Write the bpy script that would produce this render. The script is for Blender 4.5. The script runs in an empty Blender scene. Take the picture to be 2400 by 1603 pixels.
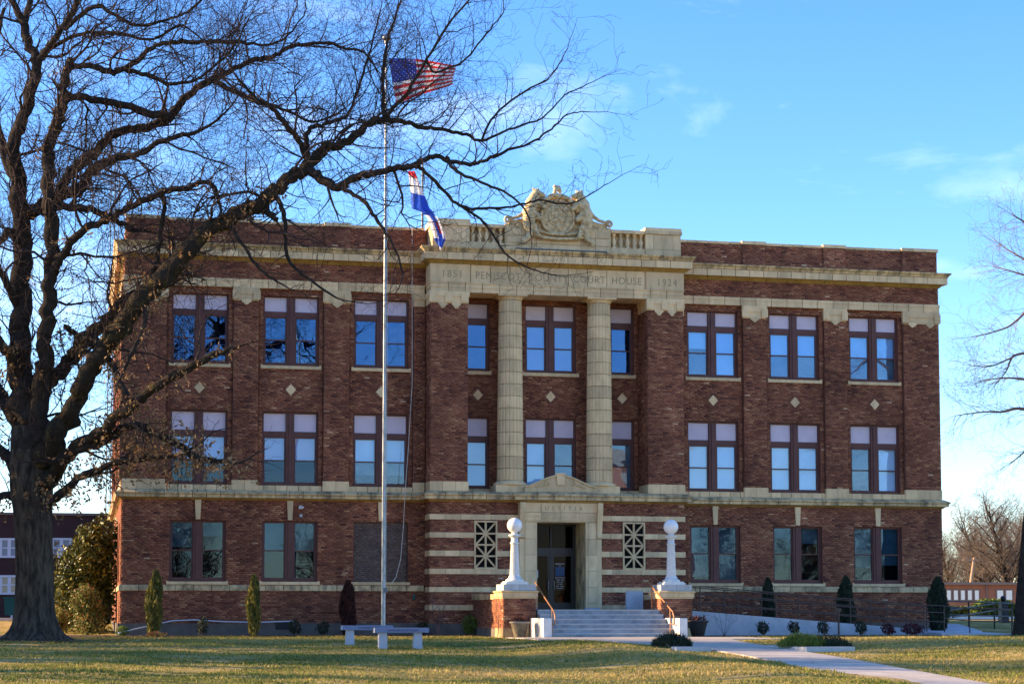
import bpy, bmesh, math, random
import numpy as np
from mathutils import Vector, Matrix
R=math.radians
rnd=random.Random(7)
NR=np.random.RandomState(11)
sc=bpy.context.scene
COL=sc.collection
# ------------------------------------------------------------------ camera
CAMP=np.array([-16.161,-66.171,.8]); YAW=R(12.552); PIT=R(4.468); FPX=4487.27
cd=bpy.data.cameras.new('camera'); cam=bpy.data.objects.new('camera',cd); COL.objects.link(cam)
cam.location=CAMP; cam.rotation_euler=(R(90)+PIT,0,-YAW)
cd.sensor_width=36; cd.lens=36*FPX/2400; cd.shift_y=282.4/2400; cd.clip_start=.5; cd.clip_end=3000
sc.camera=cam
# ------------------------------------------------------------------ sky, sun, exposure
SUN_EL=R(18.5); SUN_AZ=R(19)      # azimuth measured from -X towards +Y (sun low on the left, a little behind the front wall)
sv=Vector((-math.cos(SUN_EL)*math.cos(SUN_AZ),math.cos(SUN_EL)*math.sin(SUN_AZ),math.sin(SUN_EL)))
w=bpy.data.worlds.new('World'); sc.world=w; w.use_nodes=True
nt=w.node_tree; N=nt.nodes; Lk=nt.links; bg=N['Background']
sky=N.new('ShaderNodeTexSky'); sky.sky_type='NISHITA'; sky.sun_disc=False
sky.sun_elevation=SUN_EL; sky.sun_rotation=R(-71); sky.air_density=1.0; sky.dust_density=.25; sky.ozone_density=3.2; sky.altitude=80
hs=N.new('ShaderNodeHueSaturation'); hs.inputs['Hue'].default_value=.508; hs.inputs['Saturation'].default_value=1.20; hs.inputs['Value'].default_value=1.0
tn=N.new('ShaderNodeMixRGB'); tn.blend_type='MULTIPLY'; tn.inputs[0].default_value=1; tn.inputs[2].default_value=(.93,.95,1.04,1); Lk.new(sky.outputs[0],tn.inputs[1]); Lk.new(tn.outputs[0],hs.inputs['Color'])
tc=N.new('ShaderNodeTexCoord'); mp=N.new('ShaderNodeMapping'); mp.inputs['Scale'].default_value=(5.0,5.0,15); mp.inputs['Location'].default_value=(2.6,.9,.62)
nz=N.new('ShaderNodeTexNoise'); nz.inputs['Scale'].default_value=1.3; nz.inputs['Detail'].default_value=7; nz.inputs['Roughness'].default_value=.55; nz.inputs['Distortion'].default_value=.25
cr=N.new('ShaderNodeValToRGB'); cr.color_ramp.elements[0].position=.54; cr.color_ramp.elements[0].color=(0,0,0,1); cr.color_ramp.elements[1].position=.80; cr.color_ramp.elements[1].color=(.27,.27,.27,1)
mx=N.new('ShaderNodeMixRGB'); mx.inputs[2].default_value=(8.0,8.4,9.2,1)
Lk.new(tc.outputs['Generated'],mp.inputs[0]); Lk.new(mp.outputs[0],nz.inputs['Vector']); Lk.new(nz.outputs['Fac'],cr.inputs[0]); Lk.new(cr.outputs[0],mx.inputs[0]); Lk.new(hs.outputs[0],mx.inputs[1]); Lk.new(mx.outputs[0],bg.inputs[0])
bg.inputs[1].default_value=.135
sd=bpy.data.lights.new('sun','SUN'); sd.energy=5.0; sd.angle=R(.53); sd.color=(1,.70,.40)
so=bpy.data.objects.new('sun',sd); COL.objects.link(so); so.location=(-40,0,40); so.rotation_euler=sv.to_track_quat('Z','Y').to_euler()
sc.view_settings.view_transform='Standard'; sc.view_settings.look='None'; sc.view_settings.gamma=1; sc.view_settings.exposure=1.52
try: sc.view_settings.use_curve_mapping=False
except Exception: pass
sc.render.engine='CYCLES'

# ------------------------------------------------------------------ materials
MAT={}
def mat(name,col,rough=.8,col2=None,scale=6,detail=5,bump=0,bscale=40,spec=.3,metal=0,rand=0,lo=.35,hi=.65,stretch=(1,1,1),emit=None,trans=0):
    m=bpy.data.materials.new(name); m.use_nodes=True; t=m.node_tree; n=t.nodes; l=t.links; b=n['Principled BSDF']
    b.inputs['Roughness'].default_value=rough; b.inputs['Specular IOR Level'].default_value=spec; b.inputs['Metallic'].default_value=metal
    cs=None
    if col2 is not None:
        tc=n.new('ShaderNodeTexCoord'); mp=n.new('ShaderNodeMapping'); mp.inputs['Scale'].default_value=stretch
        g=n.new('ShaderNodeNewGeometry')
        nz=n.new('ShaderNodeTexNoise'); nz.inputs['Scale'].default_value=scale; nz.inputs['Detail'].default_value=detail; nz.inputs['Roughness'].default_value=.6
        cr=n.new('ShaderNodeValToRGB'); cr.color_ramp.elements[0].position=lo; cr.color_ramp.elements[1].position=hi
        cr.color_ramp.elements[0].color=(*col,1); cr.color_ramp.elements[1].color=(*col2,1)
        l.new(g.outputs['Position'],mp.inputs[0]); l.new(mp.outputs[0],nz.inputs['Vector']); l.new(nz.outputs['Fac'],cr.inputs[0]); cs=cr.outputs[0]
    if rand:
        oi=n.new('ShaderNodeObjectInfo'); mr=n.new('ShaderNodeMapRange'); mr.inputs['To Min'].default_value=1-rand; mr.inputs['To Max'].default_value=1+rand
        l.new(oi.outputs['Random'],mr.inputs[0]); h=n.new('ShaderNodeHueSaturation'); l.new(mr.outputs[0],h.inputs['Value'])
        if cs: l.new(cs,h.inputs['Color'])
        else: h.inputs['Color'].default_value=(*col,1)
        cs=h.outputs[0]
    if cs: l.new(cs,b.inputs['Base Color'])
    else: b.inputs['Base Color'].default_value=(*col,1)
    if bump:
        g2=n.new('ShaderNodeNewGeometry'); n2=n.new('ShaderNodeTexNoise'); n2.inputs['Scale'].default_value=bscale; n2.inputs['Detail'].default_value=4
        mp2=n.new('ShaderNodeMapping'); mp2.inputs['Scale'].default_value=stretch; l.new(g2.outputs['Position'],mp2.inputs[0])
        bp=n.new('ShaderNodeBump'); bp.inputs['Strength'].default_value=bump; bp.inputs['Distance'].default_value=.03
        l.new(mp2.outputs[0],n2.inputs['Vector']); l.new(n2.outputs['Fac'],bp.inputs['Height']); l.new(bp.outputs[0],b.inputs['Normal'])
        if name.startswith('bark'): bp.inputs['Distance'].default_value=.09
    if trans:
        tr=n.new('ShaderNodeBsdfTranslucent'); ms=n.new('ShaderNodeMixShader'); ms.inputs[0].default_value=trans
        if cs: l.new(cs,tr.inputs[0])
        else: tr.inputs[0].default_value=(*col,1)
        o=n['Material Output']; l.new(b.outputs[0],ms.inputs[1]); l.new(tr.outputs[0],ms.inputs[2]); l.new(ms.outputs[0],o.inputs[0])
    MAT[name]=m; return m
def tonemat(name,stops,rough=.85,trans=0,bump=0,fine=0,ao=None):
    """colour from a per-piece 'tone' attribute"""
    m=bpy.data.materials.new(name); m.use_nodes=True; t=m.node_tree; n=t.nodes; l=t.links; b=n['Principled BSDF']
    b.inputs['Roughness'].default_value=rough; b.inputs['Specular IOR Level'].default_value=.25
    a=n.new('ShaderNodeAttribute'); a.attribute_name='tone'; cr=n.new('ShaderNodeValToRGB')
    els=cr.color_ramp.elements
    for i,(p,c) in enumerate(stops):
        e=els[i] if i<2 else els.new(p)
        e.position=p; e.color=(*c,1)
    l.new(a.outputs['Fac'],cr.inputs[0]); out=cr.outputs[0]
    if fine:
        g=n.new('ShaderNodeNewGeometry'); nz=n.new('ShaderNodeTexNoise'); nz.inputs['Scale'].default_value=fine; nz.inputs['Detail'].default_value=5
        mr=n.new('ShaderNodeMapRange'); mr.inputs['From Min'].default_value=.3; mr.inputs['From Max'].default_value=.7; mr.inputs['To Min'].default_value=.72; mr.inputs['To Max'].default_value=1.25
        h=n.new('ShaderNodeHueSaturation'); l.new(g.outputs['Position'],nz.inputs['Vector']); l.new(nz.outputs['Fac'],mr.inputs[0]); l.new(mr.outputs[0],h.inputs['Value']); l.new(out,h.inputs['Color']); out=h.outputs[0]
        if fine>20:
            n3=n.new('ShaderNodeTexNoise'); n3.inputs['Scale'].default_value=.55; n3.inputs['Detail'].default_value=7; n3.inputs['Roughness'].default_value=.62
            mp3=n.new('ShaderNodeMapping'); mp3.inputs['Scale'].default_value=(1.6,1.6,.7); l.new(g.outputs['Position'],mp3.inputs[0]); l.new(mp3.outputs[0],n3.inputs['Vector'])
            m3=n.new('ShaderNodeMapRange'); m3.inputs['From Min'].default_value=.32; m3.inputs['From Max'].default_value=.68; m3.inputs['To Min'].default_value=.74; m3.inputs['To Max'].default_value=1.50
            h3=n.new('ShaderNodeHueSaturation'); l.new(n3.outputs['Fac'],m3.inputs[0]); l.new(m3.outputs[0],h3.inputs['Value']); l.new(out,h3.inputs['Color']); out=h3.outputs[0]
    l.new(out,b.inputs['Base Color'])
    if trans:
        tr=n.new('ShaderNodeBsdfTranslucent'); ms=n.new('ShaderNodeMixShader'); ms.inputs[0].default_value=trans; l.new(out,tr.inputs[0])
        o=n['Material Output']; l.new(b.outputs[0],ms.inputs[1]); l.new(tr.outputs[0],ms.inputs[2]); l.new(ms.outputs[0],o.inputs[0])
    MAT[name]=m; return m
def glassmat(name,refl=.35,tint=(.9,.95,1),rough=.01,wav=.0,gt=(.95,.97,1)):
    m=bpy.data.materials.new(name); m.use_nodes=True; t=m.node_tree; n=t.nodes; l=t.links
    for x in list(n):
        if x.type=='BSDF_PRINCIPLED': n.remove(x)
    tr=n.new('ShaderNodeBsdfTransparent'); tr.inputs[0].default_value=(*tint,1)
    gl=n.new('ShaderNodeBsdfGlossy'); gl.inputs['Roughness'].default_value=rough; gl.inputs[0].default_value=(*gt,1)
    lw=n.new('ShaderNodeLayerWeight'); lw.inputs[0].default_value=.08
    mr=n.new('ShaderNodeMapRange'); mr.inputs['To Min'].default_value=refl; mr.inputs['To Max'].default_value=.7
    ms=n.new('ShaderNodeMixShader'); l.new(lw.outputs['Fresnel'],mr.inputs[0]); l.new(mr.outputs[0],ms.inputs[0]); l.new(tr.outputs[0],ms.inputs[1]); l.new(gl.outputs[0],ms.inputs[2]); l.new(ms.outputs[0],n['Material Output'].inputs[0])
    if wav:
        g2=n.new('ShaderNodeNewGeometry'); n2=n.new('ShaderNodeTexNoise'); n2.inputs['Scale'].default_value=1.6; n2.inputs['Detail'].default_value=1
        bp=n.new('ShaderNodeBump'); bp.inputs['Strength'].default_value=wav; bp.inputs['Distance'].default_value=.02
        l.new(g2.outputs['Position'],n2.inputs['Vector']); l.new(n2.outputs['Fac'],bp.inputs['Height']); l.new(bp.outputs[0],gl.inputs['Normal'])
    MAT[name]=m; return m
BR=[(0,(.095,.032,.023)),(1,(.54,.33,.20)),(.25,(.180,.060,.034)),(.5,(.275,.102,.053)),(.72,(.360,.158,.078)),(.9,(.43,.225,.11))]
tonemat('brick',BR,.85,fine=30)
BG=[(0,(.09,.065,.055)),(1,(.24,.19,.165)),(.5,(.15,.115,.10))]
tonemat('brick_grey',BG,.85)
tonemat('brick_far',[(0,(.30,.11,.06)),(1,(.42,.19,.11))],.85)
mat('mortar',(.17,.10,.068),.95,(.085,.050,.038),3)
mat('brick_plain',(.23,.09,.055),.9,(.14,.055,.038),9,stretch=(1,1,6),bump=.3)
mat('terracotta',(.76,.54,.28),.55,(.50,.36,.18),2.6,8,rand=.17,bump=.12,spec=.4,lo=.42,hi=.76,stretch=(1.3,1.3,.5))
mat('terracotta_stained',(.66,.475,.235),.6,(.20,.155,.085),3.4,8,rand=.16,bump=.15,spec=.35,lo=.44,hi=.66,stretch=(1,1,.5))
mat('soffit_bounce',(.46,.29,.075),.6,(.30,.18,.045),3,5,rand=.1)  # ochre puts the warm light bounced under the ledges into the colour
mat('carved_stone',(.72,.54,.28),.7,(.36,.265,.14),7,6,bump=.3,bscale=14,lo=.4,hi=.66)
mat('letter_shadow',(.36,.275,.16),.8)
mat('frame_paint',(.135,.045,.034),.5,(.095,.032,.026),3,spec=.4)
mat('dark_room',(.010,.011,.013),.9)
mat('transom_panel',(.70,.60,.66),.6,(.62,.53,.60),2,spec=.3)
mat('blind_white',(.70,.82,.88),.9,(.62,.75,.84),1.5)
mat('blind_grey',(.20,.24,.25),.9,(.11,.15,.17),1.5)
mat('blind_violet',(.48,.44,.60),.9,(.42,.42,.60),1.5)
glassmat('glass_clear',.07,wav=.10,gt=(.6,.8,1)); glassmat('glass_high',.115,tint=(.50,.72,.97),wav=.15,gt=(.42,.68,1)); glassmat('glass_mid',.10,tint=(.75,.88,1),wav=.12,gt=(.6,.8,1)); glassmat('glass_dark',.012,tint=(.5,.42,.40),wav=.15,gt=(.45,.40,.38)); glassmat('glass_low',.045,tint=(.6,.72,.78),wav=.10,gt=(.6,.8,1))
mat('concrete',(.56,.55,.52),.8,(.42,.42,.40),4,6,bump=.15,rand=.05)
mat('concrete_white',(.78,.76,.70),.75,(.66,.64,.58),5,bump=.1)
mat('concrete_ramp',(.50,.51,.53),.8,(.40,.41,.43),2.5,6,bump=.1)
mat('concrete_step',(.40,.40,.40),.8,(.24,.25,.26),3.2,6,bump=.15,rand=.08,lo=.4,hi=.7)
mat('concrete_base',(.17,.145,.12),.9,(.12,.10,.085),2.5,6,bump=.2)
mat('walk_concrete',(.56,.49,.385),.85,(.42,.365,.285),2,6,bump=.15,rand=.06)
mat('lamp_iron',(.80,.76,.66),.45,(.66,.64,.58),9,spec=.5)
mat('lamp_globe',(.90,.87,.80),.3,spec=.5)
mat('rail_copper',(.42,.19,.075),.45,spec=.5,metal=.2)
mat('rail_brown',(.10,.062,.045),.6)
mat('pole_metal',(.34,.36,.37),.4,(.20,.21,.21),14,5,metal=.55,spec=.5,lo=.45,hi=.7,stretch=(1,1,.4))
mat('pole_dark',(.16,.17,.17),.5,metal=.3)
mat('granite',(.50,.50,.52),.7,(.38,.38,.41),60,3,bump=.1)
mat('granite_side',(.16,.18,.27),.5,(.22,.25,.36),70,3)
mat('granite_letter',(.08,.09,.16),.7)
mat('pot_glaze',(.24,.20,.13),.5,(.13,.11,.08),9)
mat('pot_rim',(.30,.27,.20),.5)
mat('soil',(.06,.045,.035),.95,(.10,.07,.05),12,bump=.5)
mat('red_cloth',(.72,.04,.05),.8,trans=.4); mat('white_cloth',(.88,.86,.86),.8,trans=.4); mat('blue_cloth',(.05,.075,.36),.8,trans=.25); mat('royal_cloth',(.04,.12,.62),.8,trans=.3)
mat('rope',(.62,.58,.50),.8)
mat('hose',(.62,.64,.68),.5)
mat('bark',(.105,.083,.058),.95,(.030,.025,.020),7,8,bump=1.0,bscale=16,stretch=(1.2,1.2,.28),spec=.1,lo=.38,hi=.62)
mat('bark_limb',(.050,.040,.032),.95,(.026,.021,.017),5,6,bump=.6,bscale=30,spec=.1)
mat('bark_moss',(.038,.031,.023),.95,(.13,.105,.038),3.5,6,bump=.9,bscale=24,spec=.1,lo=.54,hi=.74)
mat('twig',(.065,.046,.038),.9,(.045,.031,.028),2,spec=.1)
mat('twig_pale',(.24,.15,.125),.9,(.15,.10,.085),2,spec=.1)
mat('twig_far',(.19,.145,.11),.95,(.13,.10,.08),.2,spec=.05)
tonemat('leaf_dry',[(0,(.13,.065,.028)),(1,(.50,.33,.15)),(.5,(.30,.17,.075))],.7,trans=.35)
tonemat('leaf_evergreen',[(0,(.018,.030,.010)),(1,(.27,.24,.04)),(.55,(.055,.075,.016)),(.85,(.15,.155,.028))],.4)
tonemat('leaf_cypress',[(0,(.035,.05,.014)),(1,(.38,.28,.06)),(.5,(.15,.145,.03))],.8,trans=.15)
tonemat('leaf_cypress_dark',[(0,(.010,.020,.012)),(1,(.040,.055,.026))],.8)
tonemat('leaf_maroon',[(0,(.020,.006,.005)),(1,(.085,.028,.020))],.8)
tonemat('leaf_red',[(0,(.03,.035,.010)),(1,(.52,.065,.045)),(.35,(.13,.16,.030)),(.65,(.30,.27,.07)),(.85,(.36,.15,.05))],.6,trans=.25)
tonemat('leaf_hedge',[(0,(.05,.09,.015)),(1,(.20,.25,.04))],.7,trans=.2)
tonemat('leaf_wine',[(0,(.018,.008,.012)),(1,(.12,.022,.03))],.7)
tonemat('grass_blade',[(0,(.07,.105,.020)),(1,(.60,.43,.18)),(.3,(.165,.19,.034)),(.55,(.31,.275,.060)),(.78,(.46,.345,.115))],.9,trans=.2)
tonemat('grass_tuft_green',[(0,(.05,.085,.012)),(1,(.34,.34,.055)),(.6,(.15,.20,.03))],.7,trans=.25)
mat('far_wall',(.075,.035,.032),.9,(.055,.027,.026),1.5)
mat('white_paint',(.72,.74,.78),.6)
mat('pane_far',(.10,.13,.17),.08,spec=.9)
mat('pane_far_blind',(.30,.36,.38),.5)
mat('window_bright',(.95,.90,.76),.4)
mat('school_wall',(.40,.165,.09),.9,(.33,.13,.075),1.2)
mat('school_roof',(.24,.17,.14),.9)
mat('asphalt',(.055,.055,.055),.9); mat('kerb_stone',(.55,.53,.49),.9)
mat('mast_metal',(.10,.11,.13),.6)
mat('wood_pole',(.42,.26,.15),.9)
mat('black_plastic',(.02,.02,.022),.5)
mat('paper',(.75,.75,.78),.7); mat('paper_blue',(.06,.11,.22),.6); mat('door_paint',(.018,.014,.013),.35,spec=.5)
mat('hall_paint',(.055,.014,.010),.9)
mat('green_plastic',(.02,.12,.10),.5)
# ground material
def groundmat():
    m=bpy.data.materials.new('lawn_soil'); m.use_nodes=True; t=m.node_tree; n=t.nodes; l=t.links; b=n['Principled BSDF']; b.inputs['Roughness'].default_value=1; b.inputs['Specular IOR Level'].default_value=.05
    g=n.new('ShaderNodeNewGeometry')
    def nz(s,d,rr=.6):
        x=n.new('ShaderNodeTexNoise'); x.inputs['Scale'].default_value=s; x.inputs['Detail'].default_value=d; x.inputs['Roughness'].default_value=rr; l.new(g.outputs['Position'],x.inputs['Vector']); return x.outputs['Fac']
    a=nz(.35,5); c=nz(9,6,.75)
    ad=n.new('ShaderNodeMath'); ad.operation='ADD'; mu=n.new('ShaderNodeMath'); mu.operation='MULTIPLY'; mu.inputs[1].default_value=.8
    l.new(c,mu.inputs[0]); l.new(a,ad.inputs[0]); l.new(mu.outputs[0],ad.inputs[1])
    cr=n.new('ShaderNodeValToRGB'); e=cr.color_ramp.elements; e[0].position=.62; e[0].color=(.095,.115,.026,1); e[1].position=1.15; e[1].color=(.50,.36,.15,1)
    x=e.new(.82); x.color=(.26,.215,.055,1); x=e.new(.97); x.color=(.42,.30,.10,1)
    l.new(ad.outputs[0],cr.inputs[0]); l.new(cr.outputs[0],b.inputs['Base Color'])
    bp=n.new('ShaderNodeBump'); bp.inputs['Strength'].default_value=.8; bp.inputs['Distance'].default_value=.05; l.new(nz(14,5,.7),bp.inputs['Height']); l.new(bp.outputs[0],b.inputs['Normal'])
    MAT['lawn_soil']=m
groundmat()

# ------------------------------------------------------------------ helpers
def link(name,me,m=None,parent=None,loc=None):
    o=bpy.data.objects.new(name,me); COL.objects.link(o)
    if m is not None and me is not None and len(me.materials)==0: me.materials.append(MAT[m])
    if parent is not None: o.parent=parent
    if loc is not None: o.location=loc
    return o
def thing(name,label,cat,loc=(0,0,0),rz=0,group=None):
    o=bpy.data.objects.new(name,None); COL.objects.link(o); o.location=loc; o.rotation_euler=(0,0,rz); o.empty_display_size=.3
    o['label']=label; o['category']=cat
    if group: o['group']=group
    return o
def tag(o,label=None,cat=None,group=None,kind=None):
    if label: o['label']=label
    if cat: o['category']=cat
    if group: o['group']=group
    if kind: o['kind']=kind
    return o
def copy_tree(o,parent=None,loc=None,rz=None):
    c=o.copy(); COL.objects.link(c); c.parent=parent
    if loc is not None: c.location=loc
    if rz is not None: c.rotation_euler=(0,0,rz)
    for ch in list(o.children): copy_tree(ch,c)
    return c
class MB:
    def __init__(s): s.v=[]; s.f=[]; s.sm=[]
    def add(s,v,f,smooth=False):
        b=len(s.v); s.v+=[tuple(p) for p in v]; s.f+=[tuple(i+b for i in q) for q in f]; s.sm+=[smooth]*len(f); return s
    def box(s,x0,x1,y0,y1,z0,z1):
        v=[(x,y,z) for z in (z0,z1) for y in (y0,y1) for x in (x0,x1)]
        return s.add(v,[(0,2,3,1),(4,5,7,6),(0,1,5,4),(2,6,7,3),(0,4,6,2),(1,3,7,5)])
    def loft(s,rings,cap=True,smooth=False):
        n=len(rings[0]); v=[p for r in rings for p in r]; f=[]
        for i in range(len(rings)-1):
            for j in range(n):
                k=(j+1)%n; f.append((i*n+j,i*n+k,(i+1)*n+k,(i+1)*n+j))
        if smooth:
            s.add(v,f,True)
            if cap: s.add(rings[0],[tuple(range(n))[::-1]]); s.add(rings[-1],[tuple(range(n))])
        else:
            if cap: f+=[tuple(range(n))[::-1],tuple(range((len(rings)-1)*n,len(rings)*n))]
            s.add(v,f)
        return s
    def lathe(s,prof,n=24,cx=0,cy=0,smooth=True,fl=0,nf=0):
        rings=[]
        for r,z in prof:
            ring=[]
            for j in range(n):
                a=2*math.pi*j/n; rr=r*(1-fl*max(0,math.cos(a*nf))) if fl else r
                ring.append((cx+rr*math.cos(a),cy+rr*math.sin(a),z))
            rings.append(ring)
        return s.loft(rings,True,smooth)
    def tube(s,pts,r,n=8,smooth=True):
        P=[Vector(p) for p in pts]; rr=r if hasattr(r,'__len__') else [r]*len(P); rings=[]; a=None
        for i,p in enumerate(P):
            d=(P[min(i+1,len(P)-1)]-P[max(i-1,0)]); d=d.normalized() if d.length>1e-9 else Vector((0,0,1))
            if a is None: a=d.orthogonal().normalized()
            a=(a-d*a.dot(d)); a=a.normalized() if a.length>1e-6 else d.orthogonal().normalized()
            b=d.cross(a); rings.append([p+(a*math.cos(2*math.pi*j/n)+b*math.sin(2*math.pi*j/n))*rr[i] for j in range(n)])
        return s.loft(rings,True,smooth)
    def prism(s,poly,y0,y1):      # polygon in x,z extruded along y
        n=len(poly); return s.loft([[(x,y0,z) for x,z in poly],[(x,y1,z) for x,z in poly]])
    def loftbox(s,x0,x1,oL,oR,prof,yf,yb):   # profile (offset,z): outward to -y and, where flagged, at the ends
        return s.loft([[(x0-oL*o,yf-o,z),(x1+oR*o,yf-o,z),(x1+oR*o,yb,z),(x0-oL*o,yb,z)] for o,z in prof])
    def sphere(s,c,r,n=12,m=8,sc=(1,1,1)):
        prof=[(max(1e-4,math.sin(math.pi*i/m)),-math.cos(math.pi*i/m)) for i in range(m+1)]
        rings=[[(c[0]+r*sc[0]*q*math.cos(2*math.pi*j/n),c[1]+r*sc[1]*q*math.sin(2*math.pi*j/n),c[2]+r*sc[2]*z) for j in range(n)] for q,z in prof]
        return s.loft(rings,False,True)
    def mesh(s,name):
        me=bpy.data.meshes.new(name); me.from_pydata(s.v,[],s.f); me.polygons.foreach_set('use_smooth',s.sm); me.update(); return me
    def build(s,name,m,parent=None,loc=None): return link(name,s.mesh(name),m,parent,loc)
def box(name,m,x0,x1,y0,y1,z0,z1,parent=None): return MB().box(x0,x1,y0,y1,z0,z1).build(name,m,parent)
def np_mesh(name,V,F,tone=None,smooth=False):
    V=np.asarray(V,np.float32); F=np.asarray(F,np.int32); k=F.shape[1]
    me=bpy.data.meshes.new(name); me.vertices.add(len(V)); me.vertices.foreach_set('co',V.ravel())
    me.loops.add(F.size); me.loops.foreach_set('vertex_index',F.ravel()); me.polygons.add(len(F))
    me.polygons.foreach_set('loop_start',np.arange(0,F.size,k,dtype=np.int32)); me.polygons.foreach_set('loop_total',np.full(len(F),k,np.int32))
    if smooth: me.polygons.foreach_set('use_smooth',np.ones(len(F),bool))
    if tone is not None:
        a=me.attributes.new('tone','FLOAT','POINT'); a.data.foreach_set('value',np.asarray(tone,np.float32))
    me.update(calc_edges=True); me.validate(); return me
def segs_mesh(name,P0,P1,R0,R1,k=3,smooth=True):
    P0=np.asarray(P0,float);P1=np.asarray(P1,float);R0=np.asarray(R0,float);R1=np.asarray(R1,float); n=len(P0)
    d=P1-P0; d/=np.linalg.norm(d,axis=1)[:,None]+1e-9
    ref=np.where(np.abs(d[:,2:3])<.8,np.array([[0,0,1.]]),np.array([[1.,0,0]])); a=np.cross(d,ref); a/=np.linalg.norm(a,axis=1)[:,None]; b=np.cross(d,a)
    ang=np.arange(k)*2*np.pi/k; ca=np.cos(ang)[None,:,None]; sa=np.sin(ang)[None,:,None]
    o=a[:,None,:]*ca+b[:,None,:]*sa
    V=np.concatenate([P0[:,None,:]+o*R0[:,None,None],P1[:,None,:]+o*R1[:,None,None]],1).reshape(-1,3)
    j=np.arange(k); q=np.stack([j,(j+1)%k,(j+1)%k+k,j+k],1); F=(np.arange(n)[:,None,None]*2*k+q[None]).reshape(-1,4)
    return np_mesh(name,V,F,None,smooth)
def cards_mesh(name,C,U,W,tone,bend=.25):
    """leaf-sized faces: pointed, folded quads (centre C, half axes U,W)"""
    C=np.asarray(C,float); n=len(C); nn=np.cross(U,W); nn/=np.linalg.norm(nn,axis=1)[:,None]+1e-9; s=np.linalg.norm(W,axis=1)[:,None]
    V=np.stack([C-U,C+W-nn*s*bend,C+U,C-W-nn*s*bend],1).reshape(-1,3)
    i=np.arange(n)[:,None]*4; F=np.concatenate([i+[0,1,2],i+[0,2,3]],1).reshape(-1,3)
    return np_mesh(name,V,F,np.repeat(tone,4))
def rand_dirs(n):
    v=NR.normal(size=(n,3)); return v/np.linalg.norm(v,axis=1)[:,None]
def leaf_cloud(name,m,parent,C,size,tone,up=0.0,aspect=.5,kind=True):
    n=len(C); u=rand_dirs(n); u[:,2]+=up; u/=np.linalg.norm(u,axis=1)[:,None]; w=np.cross(u,rand_dirs(n)); w/=np.linalg.norm(w,axis=1)[:,None]
    s=size*NR.uniform(.6,1.3,n)[:,None]; o=link(name,cards_mesh(name,C,u*s,w*s*aspect,tone),m,parent)
    if kind: o['kind']='stuff'
    return o
def text(name,body,m,size,loc,parent=None,align='CENTER',sx=1,depth=.006,space=1.0,rz=0):
    cu=bpy.data.curves.new(name,'FONT'); cu.body=body; cu.size=size; cu.align_x=align; cu.extrude=depth; cu.space_character=space; cu.resolution_u=3
    t=bpy.data.objects.new(name,cu); COL.objects.link(t); dg=bpy.context.evaluated_depsgraph_get(); me=bpy.data.meshes.new_from_object(t.evaluated_get(dg))
    bpy.data.objects.remove(t); bpy.data.curves.remove(cu)
    me.transform(Matrix.Rotation(rz,4,'Z')@Matrix.Rotation(R(90),4,'X')@Matrix.Diagonal((sx,1,1,1))); me.materials.clear()
    return link(name,me,m,parent,loc)
def remesh(mb,name,m,parent,vox=.035,smooth=2):
    me=mb.mesh(name); o=bpy.data.objects.new(name,me); COL.objects.link(o)
    md=o.modifiers.new('r','REMESH'); md.mode='VOXEL'; md.voxel_size=vox
    md2=o.modifiers.new('s','SMOOTH'); md2.iterations=smooth; md2.factor=.5
    dg=bpy.context.evaluated_depsgraph_get(); me2=bpy.data.meshes.new_from_object(o.evaluated_get(dg)); bpy.data.objects.remove(o)
    me2.materials.clear(); me2.polygons.foreach_set('use_smooth',[True]*len(me2.polygons)); return link(name,me2,m,parent)
# photo pixel (2400 wide) + distance along the view axis -> point in the world
_fw=np.array([math.sin(YAW)*math.cos(PIT),math.cos(YAW)*math.cos(PIT),math.sin(PIT)]); _rt=np.array([math.cos(YAW),-math.sin(YAW),0]); _up=np.cross(_rt,_fw)
def at(x,y,d): return CAMP+(_fw+_rt*(x-1200)/FPX+_up*(1083.9-y)/FPX)*d
def onY(x,y,Y):
    r=_fw+_rt*(x-1200)/FPX+_up*(1083.9-y)/FPX; return CAMP+r*(Y-CAMP[1])/r[1]

# ------------------------------------------------------------------ terrain
def sst(a,b,x): t=np.clip((x-a)/(b-a),0,1); return t*t*(3-2*t)
def gz(x,y):
    x=np.asarray(x,float); y=np.asarray(y,float)
    z=np.where(y<-12,(y+12)*.0197,0.0)
    z=np.maximum(z,-1.1)
    z=z+.45*sst(3,18,y)
    z=z+.17*np.exp(-((x+3.9)/1.6)**2)*sst(-13.5,-19,y)
    z=z+.16*sst(1.9,6.5,x)*sst(-11,-17,y)+.10*sst(-10,-22,x)*sst(-16,-24,y)
    und=.03*np.sin(x*.9+y*.5)*np.sin(y*.7-x*.23)+.018*np.sin(x*2.1+1)*np.sin(y*1.7)
    lawn=sst(-9,-13,y)*(1-np.exp(-(x/2.6)**2*1.5))
    return z+und*lawn
def gpt(px,py):
    for s in np.linspace(20,140,2400):
        p=at(px,py,s)
        if p[2]<=float(gz(p[0],p[1])): return p
    return p
xs=np.unique(np.concatenate([np.linspace(-900,-40,30),np.arange(-40,40.1,.35),np.linspace(40,900,30)]))
ys=np.unique(np.concatenate([np.linspace(-200,-66,10),np.arange(-66,0,.35),np.arange(0,40,1.5),np.linspace(40,1400,40)]))
X,Y=np.meshgrid(xs,ys); Z=gz(X,Y); nx,ny=len(xs),len(ys)
I=(np.arange(ny-1)[:,None]*nx+np.arange(nx-1)[None]).ravel(); F=np.stack([I,I+1,I+1+nx,I+nx],1)
g=link('ground',np_mesh('ground',np.stack([X.ravel(),Y.ravel(),Z.ravel()],1),F,None,True),'lawn_soil'); tag(g,'dormant winter lawn around the courthouse','ground',kind='structure')

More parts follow.
